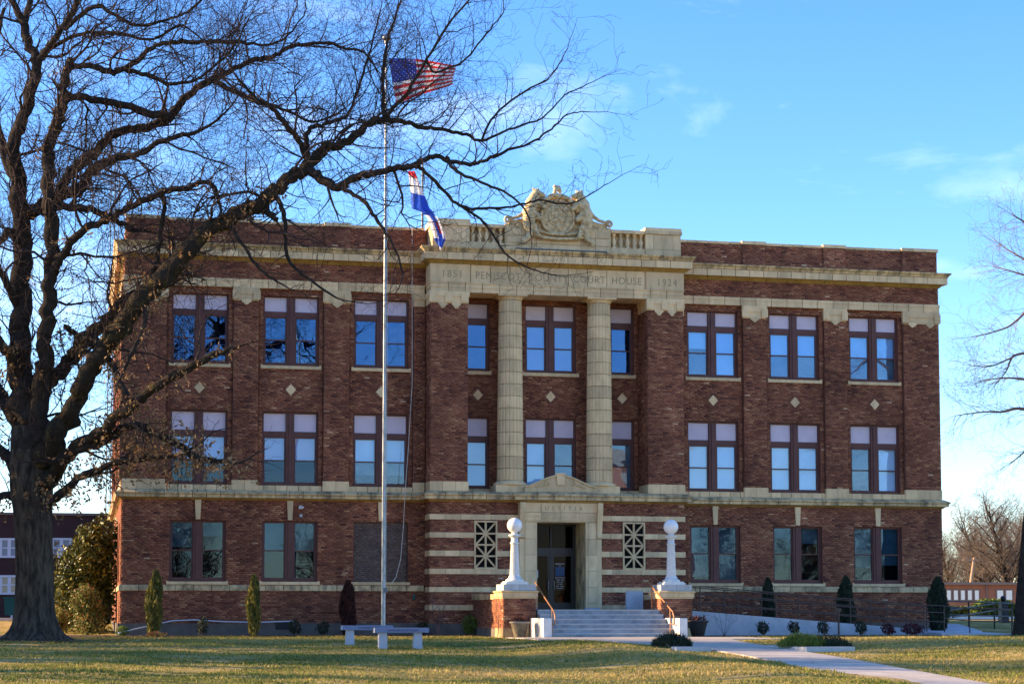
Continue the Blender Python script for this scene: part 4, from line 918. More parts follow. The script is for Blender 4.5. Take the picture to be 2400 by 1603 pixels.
# US flag mesh : param (u along fly, v down hoist)
def flagpt(u,v,D,quad,amp,ph):
    (x0,y0),(x1,y1),(x2,y2),(x3,y3)=quad
    x=(1-u)*(1-v)*x0+u*(1-v)*x1+u*v*x2+(1-u)*v*x3; y=(1-u)*(1-v)*y0+u*(1-v)*y1+u*v*y2+(1-u)*v*y3
    y+=-6*math.sin(u*math.pi)*(1-v)*.6-6*math.sin(u*5.0+ph)*u*.5
    x+=3*math.sin(v*5+1)*u
    p=at(x,y,D+amp*(.3+u)*math.sin(u*8.5+v*2.0+ph)+.05*math.sin(v*7)*u); return p
quad=[(911,137),(1066,152),(1063,196),(928,245)]; D0=54.5
nu,nv=60,39; me=bpy.data.meshes.new('cloth')
V=[tuple(flagpt(i/nu,j/nv,D0,quad,.16,.4)) for j in range(nv+1) for i in range(nu+1)]; F=[(j*(nu+1)+i,j*(nu+1)+i+1,(j+1)*(nu+1)+i+1,(j+1)*(nu+1)+i) for j in range(nv) for i in range(nu)]
FL=thing('american_flag','American flag flying to the right near the top of the flagpole','flag',tuple(at(911,137,D0)))
off=np.array(at(911,137,D0)); me.from_pydata([tuple(np.array(v)-off) for v in V],[],F)
for mm in ('red_cloth','white_cloth','blue_cloth'): me.materials.append(MAT[mm])
k=0
for j in range(nv):
    for i in range(nu):
        s=int(j/nv*13); me.polygons[k].material_index=2 if (i/nu<.40 and s<7) else (0 if s%2==0 else 1); me.polygons[k].use_smooth=True; k+=1
link('cloth',me,None,FL)
st=MB()
for r_ in range(9):
    for c_ in range(11):
        if (r_+c_)%2: continue
        u=.40*(c_+1)/12; v=(7/13)*(r_+1)/10
        for sd_ in (-1,1):
            pts=[]
            for q in range(10):
                a=math.pi/2+q*math.pi/5; rr=.0135 if q%2==0 else .0062
                p=flagpt(u+rr*math.cos(a)*.75,v-rr*math.sin(a)*1.25,D0,quad,.16,.4); pts.append(tuple(p-off+_fw*sd_*.012))
            c=flagpt(u,v,D0,quad,.16,.4)-off+_fw*sd_*.012
            st.add([tuple(c)]+pts,[(0,q+1,(q+1)%10+1) for q in range(10)])
st.build('stars','white_cloth',FL)
# roof flagpole with the limp state flag
rp=onY(990,560,1.2); rpt=onY(990,392,1.2)
RP=thing('roof_flagpole','short dark flagpole on the roof beside the left attic pedestal','flagpole',(rp[0],1.2,13.5))
MB().tube([(0,0,0),(0,0,rpt[2]-13.5+.3)],[.05,.035],10).build('pole','pole_dark',RP); MB().tube([(0,0,.9),(.35,-.1,.8),(.55,-.1,.6)],.018,6).build('brace','pole_dark',RP)
MF=thing('state_flag','red white and blue state flag hanging limp and twisted above the roof','flag',tuple(onY(962,402,-1.45)))
rows=[(402,955,972),(415,958,980),(430,959,986),(445,961,992),(455,962,996),(470,963,1002),(484,964,1007),(494,966,1012),(500,986,1016),(508,995,1022),(520,1004,1030),(535,1009,1036),(550,1014,1042),(562,1017,1044),(572,1022,1040),(582,1029,1036),(589,1031,1034)]
off=np.array(onY(962,402,-1.45)); V=[];F=[]; nn=10
for j,(yy,xa,xb) in enumerate(rows):
    for i in range(nn+1):
        t=i/nn; p=onY(xa+(xb-xa)*t,yy+(4 if j==0 else 9*t*(1 if j<7 else .3))-4,-1.45+.14*math.sin(t*9+j*.5)); V.append(tuple(p-off))
for j in range(len(rows)-1):
    for i in range(nn): F.append((j*(nn+1)+i,j*(nn+1)+i+1,(j+1)*(nn+1)+i+1,(j+1)*(nn+1)+i))
me=bpy.data.meshes.new('cloth'); me.from_pydata(V,[],F)
for mm in ('red_cloth','white_cloth','royal_cloth'): me.materials.append(MAT[mm])
k=0
for j in range(len(rows)-1):
    for i in range(nn):
        if j<1: q=0
        elif j<4: q=1
        elif j<9: q=2
        elif j<13: q=1 if i<4 or i>7 else (0 if 10<=j<=11 and i>5 else 2)
        else: q=2 if j<15 else 1
        me.polygons[k].material_index=q; me.polygons[k].use_smooth=True; k+=1
link('cloth',me,None,MF)
rpts=[onY(966,535,-.4),onY(966,700,-.5),onY(966,900,-.5),onY(957,1050,-.5),onY(949,1160,-.5),onY(945,1240,-.6),onY(939,1310,-.7),onY(928,1352,-.8),onY(918,1366,-.9)]
tag(MB().tube([tuple(p) for p in rpts],.010,5).build('rope','rope'),'loose white rope hanging from the roof down the left wing','rope')
hp=[onY(277,1483,-1.6),onY(310,1475,-1.3),onY(350,1466,-1.0),onY(375,1460,-.35),onY(405,1454,-.25),onY(455,1452,-.2),onY(520,1456,-.2),onY(600,1458,-.2),onY(660,1456,-.2),onY(690,1455,-.15)]
tag(MB().tube([tuple(p) for p in hp],.022,8).build('garden_hose','hose'),'white garden hose strung along the foot of the left wing','hose')

# ------------------------------------------------------------------ the big oak
def catmull(P,n=6):
    P=np.array(P,float); Q=np.vstack([2*P[0]-P[1],P,2*P[-1]-P[-2]]); out=[]
    for i in range(1,len(Q)-2):
        for k in range(n):
            t=k/n; out.append(.5*((2*Q[i])+(-Q[i-1]+Q[i+1])*t+(2*Q[i-1]-5*Q[i]+4*Q[i+1]-Q[i+2])*t*t+(-Q[i-1]+3*Q[i]-3*Q[i+1]+Q[i+2])*t**3))
    out.append(Q[-2]); return np.array(out)
D_OAK=53.4
# limbs: (x,y,radius in photo pixels, metres nearer(-)/farther(+))
LIMBS=[
 ('l1',[(72,1060,42,0),(62,960,34,0),(51,860,26,.1),(48,740,22,.2),(50,620,22,.3),(45,500,20,.2),(40,420,18,.1),(30,350,15,0),(48,290,13,0),(75,210,12,.2),(88,153,11,.4),(66,100,10,.5),(48,45,9,.6),(25,-15,7,.7),(5,-90,5,.8)]),
 ('l1b',[(88,153,9,.4),(108,120,9,.3),(126,96,8,0),(150,57,7,-.3),(182,5,6,-.5),(205,-60,4,-.6)]),
 ('l1c',[(60,96,7,.5),(62,40,7,.9),(72,-20,6,1.3)]),
 ('l2',[(84,1040,26,-.3),(95,940,20,-.5),(104,860,18,-.7),(108,797,17,-.8),(115,691,16,-1),(120,596,15,-1.1),(119,500,15,-1.2),(115,421,14,-1.1),(115,344,13,-1),(135,290,12,-.9),(146,240,11,-.8),(151,191,10,-.8),(168,142,8,-.7)]),
 ('A',[(95,1075,30,-.2),(130,1020,24,-.6),(172,955,20,-1),(215,859,20,-1.5),(263,797,20,-1.9),(306,730,21,-2.2),(364,667,20,-2.4),(421,610,19,-2.5),(469,557,18,-2.6),(515,524,17,-2.6),(572,494,17,-2.6),(614,474,16,-2.5),(645,448,14,-2.4),(679,417,14,-2.4),(718,396,14,-2.3),(735,373,13,-2.2),(767,348,10,-2.1),(813,333,9,-2),(848,306,8,-1.9),(875,283,8,-1.9),(897,283,7,-1.8),(950,286,5,-1.7),(990,299,4.5,-1.6),(1039,304,4,-1.5),(1093,317,3.5,-1.5),(1129,330,3,-1.4),(1191,304,2.5,-1.3),(1271,277,2,-1.2),(1325,223,1.6,-1.1),(1374,200,1.2,-1)]),
 ('B',[(722,398,11,-2.3),(745,415,10,-2.5),(767,429,9,-2.7),(794,440,9,-2.8),(820,420,8,-2.9),(870,408,7,-3),(914,397,7,-3.1),(963,391,6,-3.2),(990,378,5.5,-3.3),(1021,366,5,-3.3),(1057,379,4.5,-3.4),(1111,384,4,-3.4),(1150,370,3.5,-3.5),(1191,353,3,-3.5),(1254,330,2.4,-3.5),(1300,295,2,-3.6),(1334,268,1.5,-3.6),(1385,262,1,-3.6)]),
 ('B2',[(975,388,5,-3.2),(995,402,4,-3.1),(1039,446,3.5,-3),(1079,482,3.2,-2.9),(1146,489,2.8,-2.8),(1213,482,2.3,-2.7),(1262,469,2,-2.6),(1330,478,1.6,-2.5),(1375,460,1.3,-2.4),(1425,430,1,-2.3)]),
 ('B3',[(1079,482,3,-2.9),(1133,522,2.8,-2.6),(1160,558,2.4,-2.4),(1190,600,2,-2.3),(1249,632,1.7,-2.2),(1303,645,1.3,-2.1)]),
 ('B4',[(1048,370,4,-3.4),(1070,402,3.5,-3.6),(1129,429,3,-3.8),(1191,455,2.4,-4),(1236,500,1.8,-4.1),(1245,560,1.3,-4.2)]),
 ('B5',[(800,440,5,-2.9),(850,470,4,-3.2),(880,510,4,-3.4),(900,540,3,-3.6),(925,580,2.5,-3.7),(945,640,2,-3.8)]),
 ('C1',[(897,283,5,-1.8),(897,230,4,-1.6),(897,176,4,-1.5),(905,110,3,-1.4),(920,60,2.4,-1.2),(938,5,2,-1.1),(950,-50,1.4,-1)]),
 ('C2',[(897,280,5,-1.8),(925,250,4,-2),(960,210,3.5,-2.2),(1000,140,3,-2.4),(1050,60,2.5,-2.5),(1105,-5,1.8,-2.6)]),
 ('C3',[(1000,140,3,-2.4),(1020,170,2.5,-2.4),(1090,140,2.2,-2.5),(1140,80,1.8,-2.6),(1180,30,1.2,-2.6)]),
 ('C4',[(1129,330,3,-1.4),(1160,270,2.4,-1.2),(1230,215,2,-1),(1290,180,1.5,-.9),(1322,130,1.1,-.8)]),
 ('C5',[(722,385,7,-2.2),(718,333,6,-2),(725,306,5,-1.8),(744,295,5,-1.7),(786,283,4,-1.5),(820,262,3.5,-1.4),(845,190,3,-1.3),(870,110,2.2,-1.2),(890,30,1.6,-1.1)]),
 ('C6',[(718,370,7,-2.2),(695,321,6,-2.5),(668,291,6,-2.7),(637,253,5,-2.9),(603,230,4,-3),(560,190,3,-3.1)]),
 ('D',[(60,500,14,.3),(77,493,14,.2),(138,462,12,0),(191,436,11,-.3),(218,402,10,-.5),(268,375,9,-.7),(325,360,7,-.9),(383,329,6,-1),(440,317,5,-1.1),(500,290,3,-1.2),(550,240,2,-1.3)]),
 ('E',[(60,505,14,.3),(96,486,14,.5),(134,455,12,.8),(161,413,11,1),(207,371,11,1.2),(245,337,10,1.3),(275,310,10,1.4),(325,302,10,1.5),(367,291,10,1.6),(398,275,10,1.7),(421,245,9,1.7),(451,214,8,1.8),(497,187,8,1.9),(553,161,6,2),(591,142,6,2),(637,134,5,2.1),(676,111,5,2.1),(729,103,4,2.2),(764,101,4,2.2),(813,115,3,2.2),(852,122,2.5,2.3),(880,160,2,2.3)]),
 ('E2',[(497,187,7,1.9),(540,210,6,1.7),(580,230,6,1.6),(603,240,5,1.5),(660,255,4,1.4),(730,285,3,1.3),(790,270,2.4,1.2)]),
 ('F',[(142,268,9,-.9),(164,226,8,-.9),(214,233,8,-.6),(283,245,8,-.2),(344,264,9,.5),(398,275,9,1.4)]),
 ('G',[(160,165,7,-.7),(176,157,7,-.7),(218,157,7,-.9),(260,168,7,-1),(291,161,6,-1.1),(325,142,6,-1.2),(344,119,5,-1.2),(383,103,5,-1.3),(440,99,5,-1.4),(497,99,4,-1.5),(553,99,4,-1.6),(620,105,3,-1.7),(668,90,2,-1.8),(710,40,1.5,-1.8)]),
 ('G2',[(291,163,5,-1.1),(344,176,5,-.9),(405,199,4,-.8),(470,180,3,-.7),(540,120,2.2,-.6),(580,50,1.5,-.5)]),
 ('G3',[(150,70,5,-.3),(220,15,5,-.6),(260,30,4,-.8),(320,60,4,-1),(390,48,3,-1.2),(450,20,2.4,-1.3),(500,-30,1.6,-1.4)]),
 ('G4',[(108,120,5,.3),(190,80,4,0),(270,80,4,-.2),(360,92,3,-.4),(420,60,2.2,-.5),(470,90,1.6,-.6)]),
 ('H',[(120,490,9,-1),(184,486,8,-1.2),(230,497,7,-1.4),(268,516,6,-1.5),(306,536,5,-1.6),(350,545,3,-1.7)]),
 ('I',[(122,640,11,-1.1),(136,615,10,-1.3),(172,562,9,-1.6),(215,529,8,-1.8),(254,514,8,-2),(285,495,7,-2.1),(330,475,7,-2.2),(383,451,7,-2.3),(440,440,6,-2.4),(488,428,5,-2.4),(508,455,4,-2.4),(519,500,3,-2.4)]),
 ('I2',[(383,451,6,-2.3),(385,480,5,-2.2),(378,540,5,-2.2),(368,600,5,-2.2),(355,660,5,-2.1)]),
 ('J',[(110,1130,20,-.2),(129,1110,17,-.4),(153,1074,15,-.8),(182,1045,14,-1.1),(230,1017,13,-1.6),(268,983,12,-2),(306,955,12,-2.3),(335,926,11,-2.5),(383,897,10,-2.8),(431,868,9,-3),(478,844,8,-3.1),(516,827,7,-3.2),(545,815,4,-3.3)]),
 ('J2',[(175,1055,10,-1.1),(239,1036,9,-1.4),(287,1002,9,-1.6),(325,998,8,-1.7),(364,1017,8,-1.8),(421,1045,8,-2),(459,1069,7,-2.2),(500,1079,6,-2.3),(528,1082,4,-2.4)]),
 ('K',[(105,1180,13,-.3),(122,1170,11,-.6),(158,1146,9,-1),(191,1117,8,-1.3),(239,1098,7,-1.6),(287,1081,6,-1.8),(359,1074,5,-2),(420,1066,3.5,-2.2),(470,1040,2,-2.3)]),
 ('M',[(88,960,22,.1),(105,905,18,.2),(144,864,17,.3),(177,825,17,.3),(211,787,16,.2),(249,754,15,.1),(287,711,14,0),(330,690,12,-.2),(400,660,10,-.4),(450,620,6,-.6)]),
 ('N',[(215,780,8,-.4),(234,811,8,-.8),(255,845,7,-1.2),(268,864,7,-1.6),(292,921,7,-2.1),(306,950,7,-2.3)]),
 ('O',[(150,765,6,-.2),(175,780,7,-.2),(205,800,7,-.3),(234,815,8,-.6)]),
 ('P1',[(330,700,6,-2.2),(340,760,5,-2.6),(305,830,4,-2.8),(290,870,3,-3)]),
 ('P2',[(640,450,6,-2.4),(665,500,5,-2.5),(670,560,4,-2.6),(676,610,4,-2.6),(720,650,3,-2.7),(790,700,2,-2.8)]),
 ('P3',[(530,520,6,-2.6),(560,560,4,-2.8),(600,620,3.4,-3),(650,660,2.4,-3.1)]),
 ('P4',[(600,480,9,-2.5),(630,500,8,-2.6),(650,515,5,-2.7)]),
 ('Q1',[(60,1110,16,0),(25,1080,13,.3),(-30,1030,11,.7),(-90,1010,8,1)]),
 ('Q2',[(52,1010,18,.2),(20,955,15,.5),(-20,890,12,.9),(-80,840,9,1.4)]),
 ('Q3',[(45,880,14,-.2),(20,830,12,-.6),(-25,770,10,-1),(-90,700,7,-1.4)]),
 ('Q4',[(60,1180,12,0),(20,1160,9,.4),(-25,1175,7,.8),(-80,1180,5,1.2)]),
 ('Q5',[(42,720,9,.2),(15,660,8,-.4),(-25,600,7,-.8),(-80,560,4,-1)]),
 ('Q6',[(42,430,10,.1),(12,380,8,.5),(-8,250,7,.8),(-10,120,5,1),(10,20,4,1.2)]),
 ('Q7',[(45,560,9,.3),(20,545,8,.0),(-20,590,7,-.4),(-70,640,5,-.6)]),
]
OAK=thing('oak_tree','huge bare oak with spreading limbs and a few brown leaves left of the courthouse','tree',(0,0,0))
LS=[]   # sampled limbs in world space
SCL=D_OAK/FPX
lm=MB(); mossy=MB()
for name,P in LIMBS:
    W=np.array([list(at(x,y,D_OAK+dz))+[r_*SCL*1.05] for x,y,r_,dz in P]); S=catmull(W,5)
    jit=NR.normal(0,1,(len(S),3))*(.30*S[:,3:4]+.012); jit[0]=0; S[:,:3]+=jit*.55; S[:,3]*=1+NR.normal(0,.05,len(S))
    LS.append((name,S)); tgt=mossy if name in ('J','A','P4','M') else lm
    tgt.tube([tuple(p) for p in S[:,:3]],[max(.004,a) for a in S[:,3]],10)
    # knuckles
    for q in range(0,len(S)-4,11):
        if S[q,3]>.08 and rnd.random()<.6:
            dv=rand_dirs(1)[0]; dv[2]=abs(dv[2])*.2
            tgt.sphere(tuple(S[q,:3]+dv*S[q,3]*.7),S[q,3]*.55,8,6)
lm.build('limb','bark_limb',OAK); mossy.build('mossy_limb','bark_moss',OAK)
# trunk with bark ridges and a flared foot
tp=[(80,1560,100),(80,1512,98),(80,1500,84),(81,1484,68),(82,1462,58),(81,1420,50),(81,1340,46),(79,1260,45),(77,1200,47),(74,1150,52),(72,1100,52),(70,1050,48),(66,1000,40)]
W=np.array([list(at(x,y,D_OAK))+[r_*SCL*.92] for x,y,r_ in tp]); S=catmull(W,8); nsd=72; rings=[]
for i,p in enumerate(S):
    ring=[]
    for j in range(nsd):
        a=2*math.pi*j/nsd; ft=max(0,(p[3]/(50*SCL)-1)); lobes=1+.35*ft*math.cos(5*a+1.1)+.12*ft*math.cos(9*a)
        rdg=1+.030*abs(math.sin(a*15+1.3*math.sin(i*.24+j*.02)+.6*math.sin(i*.6)))+.02*math.sin(a*4+i*.13)
        ring.append((p[0]+p[3]*lobes*rdg*math.cos(a),p[1]+p[3]*lobes*rdg*math.sin(a),p[2]))
    rings.append(ring)
MB().loft(rings,True,True).build('trunk','bark',OAK)
# twigs
class Tw:
    def __init__(s): s.a=[];s.b=[];s.ra=[];s.rb=[]; s.tips=[]
    def seg(s,p,q,r0,r1): s.a.append(p);s.b.append(q);s.ra.append(r0);s.rb.append(r1)
def norm(v): return v/(math.sqrt(v[0]*v[0]+v[1]*v[1]+v[2]*v[2])+1e-9)
def grow(T,p,d,L,r,lev,up,rs,kids,wob=.30):
    n=max(2,int(L/(.16 if lev>1 else .24)+.5)); st=L/n; r1=max(r*.35,.0035)
    for i in range(n):
        d=norm(d+rs.normal(0,wob,3)*.6+np.array([0,0,up*.12])); q=p+d*st; ra=r+(r1-r)*i/n; rb=r+(r1-r)*(i+1)/n
        T.seg(p,q,ra,rb); p=q
        if lev<len(kids) and (i>0 or n<3):
            for _ in range(kids[lev][0] if rs.rand()<kids[lev][2] else 0):
                sd=norm(np.cross(d,rs.normal(size=3))); nd=norm(d*.65+sd*.85)
                grow(T,p,nd,L*kids[lev][1]*rs.uniform(.6,1.3),max(rb*.6,.0035),lev+1,up,rs,kids,wob)
    T.tips.append(p)
rs=np.random.RandomState(5); TW=Tw()
KID=[(1,.60,1),(1,.58,.95),(1,.55,.7)]
for name,S in LS:
    seglen=np.linalg.norm(np.diff(S[:,:3],axis=0),axis=1); acc=rs.uniform(0,.3)
    n=len(S); big=name[0] in 'ABCDEFGH'
    step=.21 if name[0] in 'GEFDCHI' or name[:2] in('l1','l2') else (.26 if name[0] in 'BA' else .5)
    for i in range(1,n):
        acc+=seglen[i-1]; f=i/n
        if S[i,3]>.26 and name not in('A',): continue
        if name=='A' and f<.36: 
            if rs.rand()<.7: continue
        while acc>step:
            acc-=step; t=norm(S[i,:3]-S[i-1,:3]); sd=norm(np.cross(t,rs.normal(size=3)))
            low=name[0] in 'JKNOP'; up=.5 if not low else -.05
            d=norm(t*(.45+.4*f)+sd*.8+np.array([0,0,.30 if not low else 0]))
            L=rs.uniform(.7,1.9)*(1.0 if not low else .55)*(.8+.3*(name[0] in 'AGEC'))*(1.0 if S[i,0]<-9 else max(.62,1-.09*(S[i,0]+9)))
            grow(TW,S[i,:3].copy(),d,L,min(.5*S[i,3],.022),0,up,rs,KID)
    if S[-1,3]<.05:
        t=norm(S[-1,:3]-S[-3,:3]); grow(TW,S[-1,:3].copy(),t,1.1,S[-1,3],0,.3,rs,KID)
TM=Tw()
for name,S in LS:
    seglen=np.linalg.norm(np.diff(S[:,:3],axis=0),axis=1); acc=rs.uniform(0,.8)
    low=name[0] in 'JKNOP'
    for i in range(2,len(S)):
        acc+=seglen[i-1]
        if S[i,3]<.055 or (name=='A' and i/len(S)<.22): continue
        while acc>1.05:
            acc-=1.05; t=norm(S[i,:3]-S[i-1,:3]); sd=norm(np.cross(t,rs.normal(size=3)))
            d=norm(t*.5+sd*.8+np.array([0,0,.25 if not low else -.15])); r0=min(.42*S[i,3],.045)
            grow(TM,S[i,:3].copy(),d,rs.uniform(1.2,2.9)*(1 if not low else .6),r0,0,.25 if not low else -.3,rs,[(1,.6,.95),(1,.55,.8),(1,.5,.5)],.42)
link('branches',segs_mesh('branches',TM.a,TM.b,TM.ra,TM.rb,4),'twig',OAK)['kind']='stuff'
link('twigs',segs_mesh('twigs',TW.a,TW.b,TW.ra,TW.rb,3),'twig',OAK)['kind']='stuff'
# pendulous dead twigs and clinging brown leaves on the lower limbs
lc=[];
for name,S in LS:
    if name in ('K','J2','J','M','N','O','I','A','P1','I2','Q1','Q2','Q3','Q4','l2'):
        dens={'K':520,'J2':400,'J':110,'M':150,'N':90,'O':130,'I':60,'A':300,'P1':40,'I2':50,'Q1':120,'Q2':170,'Q3':150,'Q4':90,'l2':40}[name]
        lim=(0.15,1) if name!='A' else (.12,.42)
        for _ in range(int(dens/1.9)):
            f=rs.uniform(*lim); p=S[int(f*(len(S)-1)),:3]; sp_=.40 if name in('K','J2') else .26
            c0=p+rs.normal(0,1,3)*[sp_,sp_,sp_*.8]+[0,0,-.12]
            for _k in range(rs.randint(3,10)): lc.append(c0+rs.normal(0,.065,3))
lc=np.array(lc); leaf_cloud('dry_leaves','leaf_dry',OAK,lc,.062,np.clip(NR.normal(.5,.28,len(lc)),0,1),up=-.7,aspect=.45)

# ------------------------------------------------------------------ generic bare trees
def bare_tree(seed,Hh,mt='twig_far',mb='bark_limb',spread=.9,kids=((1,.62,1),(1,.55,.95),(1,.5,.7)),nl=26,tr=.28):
    rs=np.random.RandomState(seed); T=Tw(); G=MB()
    tp=[np.array([0,0,-.3])]; d=np.array([0,0,1.])
    nt_=9
    for i in range(nt_): d=norm(d+rs.normal(0,.09,3)*[1,1,.2]); tp.append(tp[-1]+d*Hh*.8/nt_)
    rad=[tr*(1-.85*i/nt_)+.02 for i in range(nt_+1)]; rad[0]*=1.4
    G.tube([tuple(p) for p in tp],rad,10)
    for k in range(nl):
        f=.22+.76*k/nl; i=min(int(f*nt_),nt_-1); p=tp[i]+(tp[i+1]-tp[i])*(f*nt_-i); a=k*2.4+rs.uniform(-.4,.4)
        d=norm(np.array([math.cos(a)*spread,math.sin(a)*spread,.55+.6*f])); L=Hh*(.42-.20*f)*rs.uniform(.8,1.15)
        # limb as thick poly
        q=p.copy(); pts=[tuple(q)]; rr=[tr*.42*(1-.6*f)]; m=6; dd=d.copy(); pr_=[]
        for j in range(m):
            dd=norm(dd+rs.normal(0,.16,3)+[0,0,.05]); q=q+dd*L/m; pts.append(tuple(q)); rr.append(max(.012,rr[0]*(1-.85*(j+1)/m))); pr_.append((q.copy(),dd.copy(),rr[-1]))
        G.tube(pts,rr,6)
        for j,(q,dd,r_) in enumerate(pr_):
            for _ in range(2):
                sd=norm(np.cross(dd,rs.normal(size=3))); grow(T,q,norm(dd*.6+sd*.8+[0,0,.15]),L*.36*rs.uniform(.7,1.2),max(r_*.5,.012),0,.3,rs,kids)
    m1=G.mesh('trunk'); m1.materials.append(MAT[mb]); m2=segs_mesh('crown',T.a,T.b,[max(x,.009) for x in T.ra],[max(x,.007) for x in T.rb],3); m2.materials.append(MAT[mt])
    return m1,m2
TREES=[bare_tree(s,12,kids=((1,.6,1),(1,.5,.6))) for s in (21,22,23)]+[bare_tree(s,12,kids=((1,.6,1),(1,.55,.6)),nl=36,tr=.32,spread=.85) for s in (31,32)]+[bare_tree(s,12,kids=((1,.5,.3),),nl=24,tr=.5,spread=.6) for s in (41,42)]+[bare_tree(51,12,kids=((1,.5,.2),),nl=18,tr=.30,spread=.45)]
def place_tree(px,s,scale,variant,label,cat='tree',group=None,rz=0,z=None,xy=None):
    if xy is None: p=at(px,1440,s); x,y=p[0],p[1]
    else: x,y=xy
    T=thing('bare_tree',label,cat,(x,y,float(gz(x,y)) if z is None else z),rz,group); T.scale=(scale,)*3
    for nm,me in zip(('trunk','crown'),TREES[variant]):
        o=link(nm,me,None,T)
        if nm=='crown': o['kind']='stuff'
    return T
# behind the school, right of the courthouse
bgl=['tall bare tree behind the school, farthest right','round bare tree behind the school roof','bare tree close to the right corner of the courthouse','small bare tree behind the utility pole','bare tree top between the school and the dark trunk','low bare tree at the left end of the school roof','twiggy bare tree behind the middle of the school','bare tree behind the right end of the school']
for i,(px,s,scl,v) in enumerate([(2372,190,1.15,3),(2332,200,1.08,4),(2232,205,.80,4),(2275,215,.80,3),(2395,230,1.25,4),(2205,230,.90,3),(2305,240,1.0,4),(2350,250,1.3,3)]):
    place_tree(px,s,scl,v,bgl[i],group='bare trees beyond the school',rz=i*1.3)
# trees out of view on the left: their crowns rake the lawn with shadow
LT=[(-28,-2.5,1.05,'bare tree on the lawn just west of the oak'),(-27,-9.0,.95,'stout bare tree near the left end of the front lawn'),(-29,-15.0,1.0,'second stout bare tree at the left end of the front lawn'),(-28,-21.5,.95,'bare tree by the left lawn edge nearest the camera'),(-34,-6,1.25,'tall bare tree behind the two stout ones on the left'),(-36,-12.5,1.2,'bare tree in the second row left of the lawn'),(-35,-18.5,1.1,'slim bare tree in the second row left of the lawn'),(-41,-2,1.4,'very tall bare tree in the third row on the left'),(-44,-10,1.45,'tallest bare tree on the left'),(-40,-24,1.1,'bare tree at the far left corner of the lawn'),(-50,-16,1.4,'bare street tree farthest to the left')]
for i,(x,y,scl,lab) in enumerate(LT):
    if i in (0,2,6,9,10): continue
    place_tree(0,0,scl*1.22,5+i%2,lab,xy=(x,y),rz=i*.9,group='bare trees left of the view')
for i,(x,y,scl,lab) in enumerate([(-27,1.5,1.0,'slim bare tree on the left, level with the side wall'),(-30,-3.5,1.15,'slim bare tree behind the oak on the left'),(-25,-6.3,.95,'slim bare tree closest to the oak on its left'),(-33,-9.5,1.2,'slim bare tree in the middle of the left row'),(-26,-12.5,1.0,'slim bare tree in the front row on the left'),(-29,-17.2,1.1,'slim bare tree left of the middle of the lawn'),(-26,-20.0,.95,'slim bare tree beside the lower left lawn'),(-31,-25.5,1.1,'slim bare tree nearest the street on the left'),(-36,.5,1.3,'tallest slim bare tree on the left')]):
    place_tree(0,0,scl,7,lab,xy=(x,y),rz=i*.7,group='bare trees left of the view')
# trees across the street behind the camera, seen only in the window glass
for i,(x,y,scl) in enumerate([(-18,-112,1.25),(-6,-114,1.2),(5,-111,1.25),(15,-113,1.2),(62,-112,1.3),(-32,-112,1.2),(44,-111,1.1),(53,-114,1.25)]):
    place_tree(0,0,scl,3+i%2,['bare tree across the street, mirrored in the left windows','bare tree across the street opposite the door','bare tree across the street opposite the right wing','bare tree across the street at the right','bare tree across the street, far right','bare tree across the street, far left','bare tree beside the three storey building across the street','bare tree across the street behind the car park'][i],xy=(x,y),rz=i*1.7,group='bare trees across the street')
# right-hand tree: dark leaning trunk at the picture edge
RT=thing('elm_tree','bare tree with a dark leaning trunk at the right edge','tree',(0,0,0))
DR_=66.0
RL_=[('t',[(2400,1500,32,0),(2402,1470,27,0),(2405,1400,24,0),(2412,1300,22,0),(2422,1180,20,0),(2436,1060,19,0),(2452,940,17,0),(2462,820,15,0),(2468,700,13,0),(2470,560,10,0),(2474,420,7,0)]),
 ('a',[(2450,985,8,-.2),(2420,965,6,-.5),(2385,957,5,-.8),(2349,965,3.5,-1),(2308,965,2.5,-1.2),(2240,974,1.2,-1.4)]),
 ('b',[(2458,860,8,0),(2425,830,5,.2),(2395,829,4,.4),(2372,838,3.5,.5),(2358,870,2.2,.5),(2330,905,1.2,.6)]),
 ('c',[(2455,900,6,-.3),(2395,888,4,-.7),(2349,886,2.5,-1),(2300,892,1.2,-1.2)]),
 ('d',[(2372,838,3,.5),(2322,858,2.2,.7),(2277,857,1.2,.8)]),
 ('e',[(2462,760,7,0),(2420,722,5,-.4),(2390,745,3.5,-.7),(2363,766,3,-.9),(2322,780,2,-1),(2281,789,1.2,-1.1)]),
 ('f',[(2466,680,6,0),(2425,625,4,.4),(2390,602,3,.6),(2361,585,2,.8),(2331,562,1.2,1)]),
 ('g',[(2466,700,5,.2),(2420,655,3.5,.8),(2370,636,2.4,1),(2328,625,1.2,1.3)]),
 ('h',[(2470,600,5,0),(2430,540,4,-.3),(2400,520,3,-.4),(2375,505,2,-.5)]),
 ('i',[(2448,1010,5,.3),(2410,1050,3,.6),(2370,1085,1.6,.8)])]
g_=MB(); g2_=MB(); T=Tw()
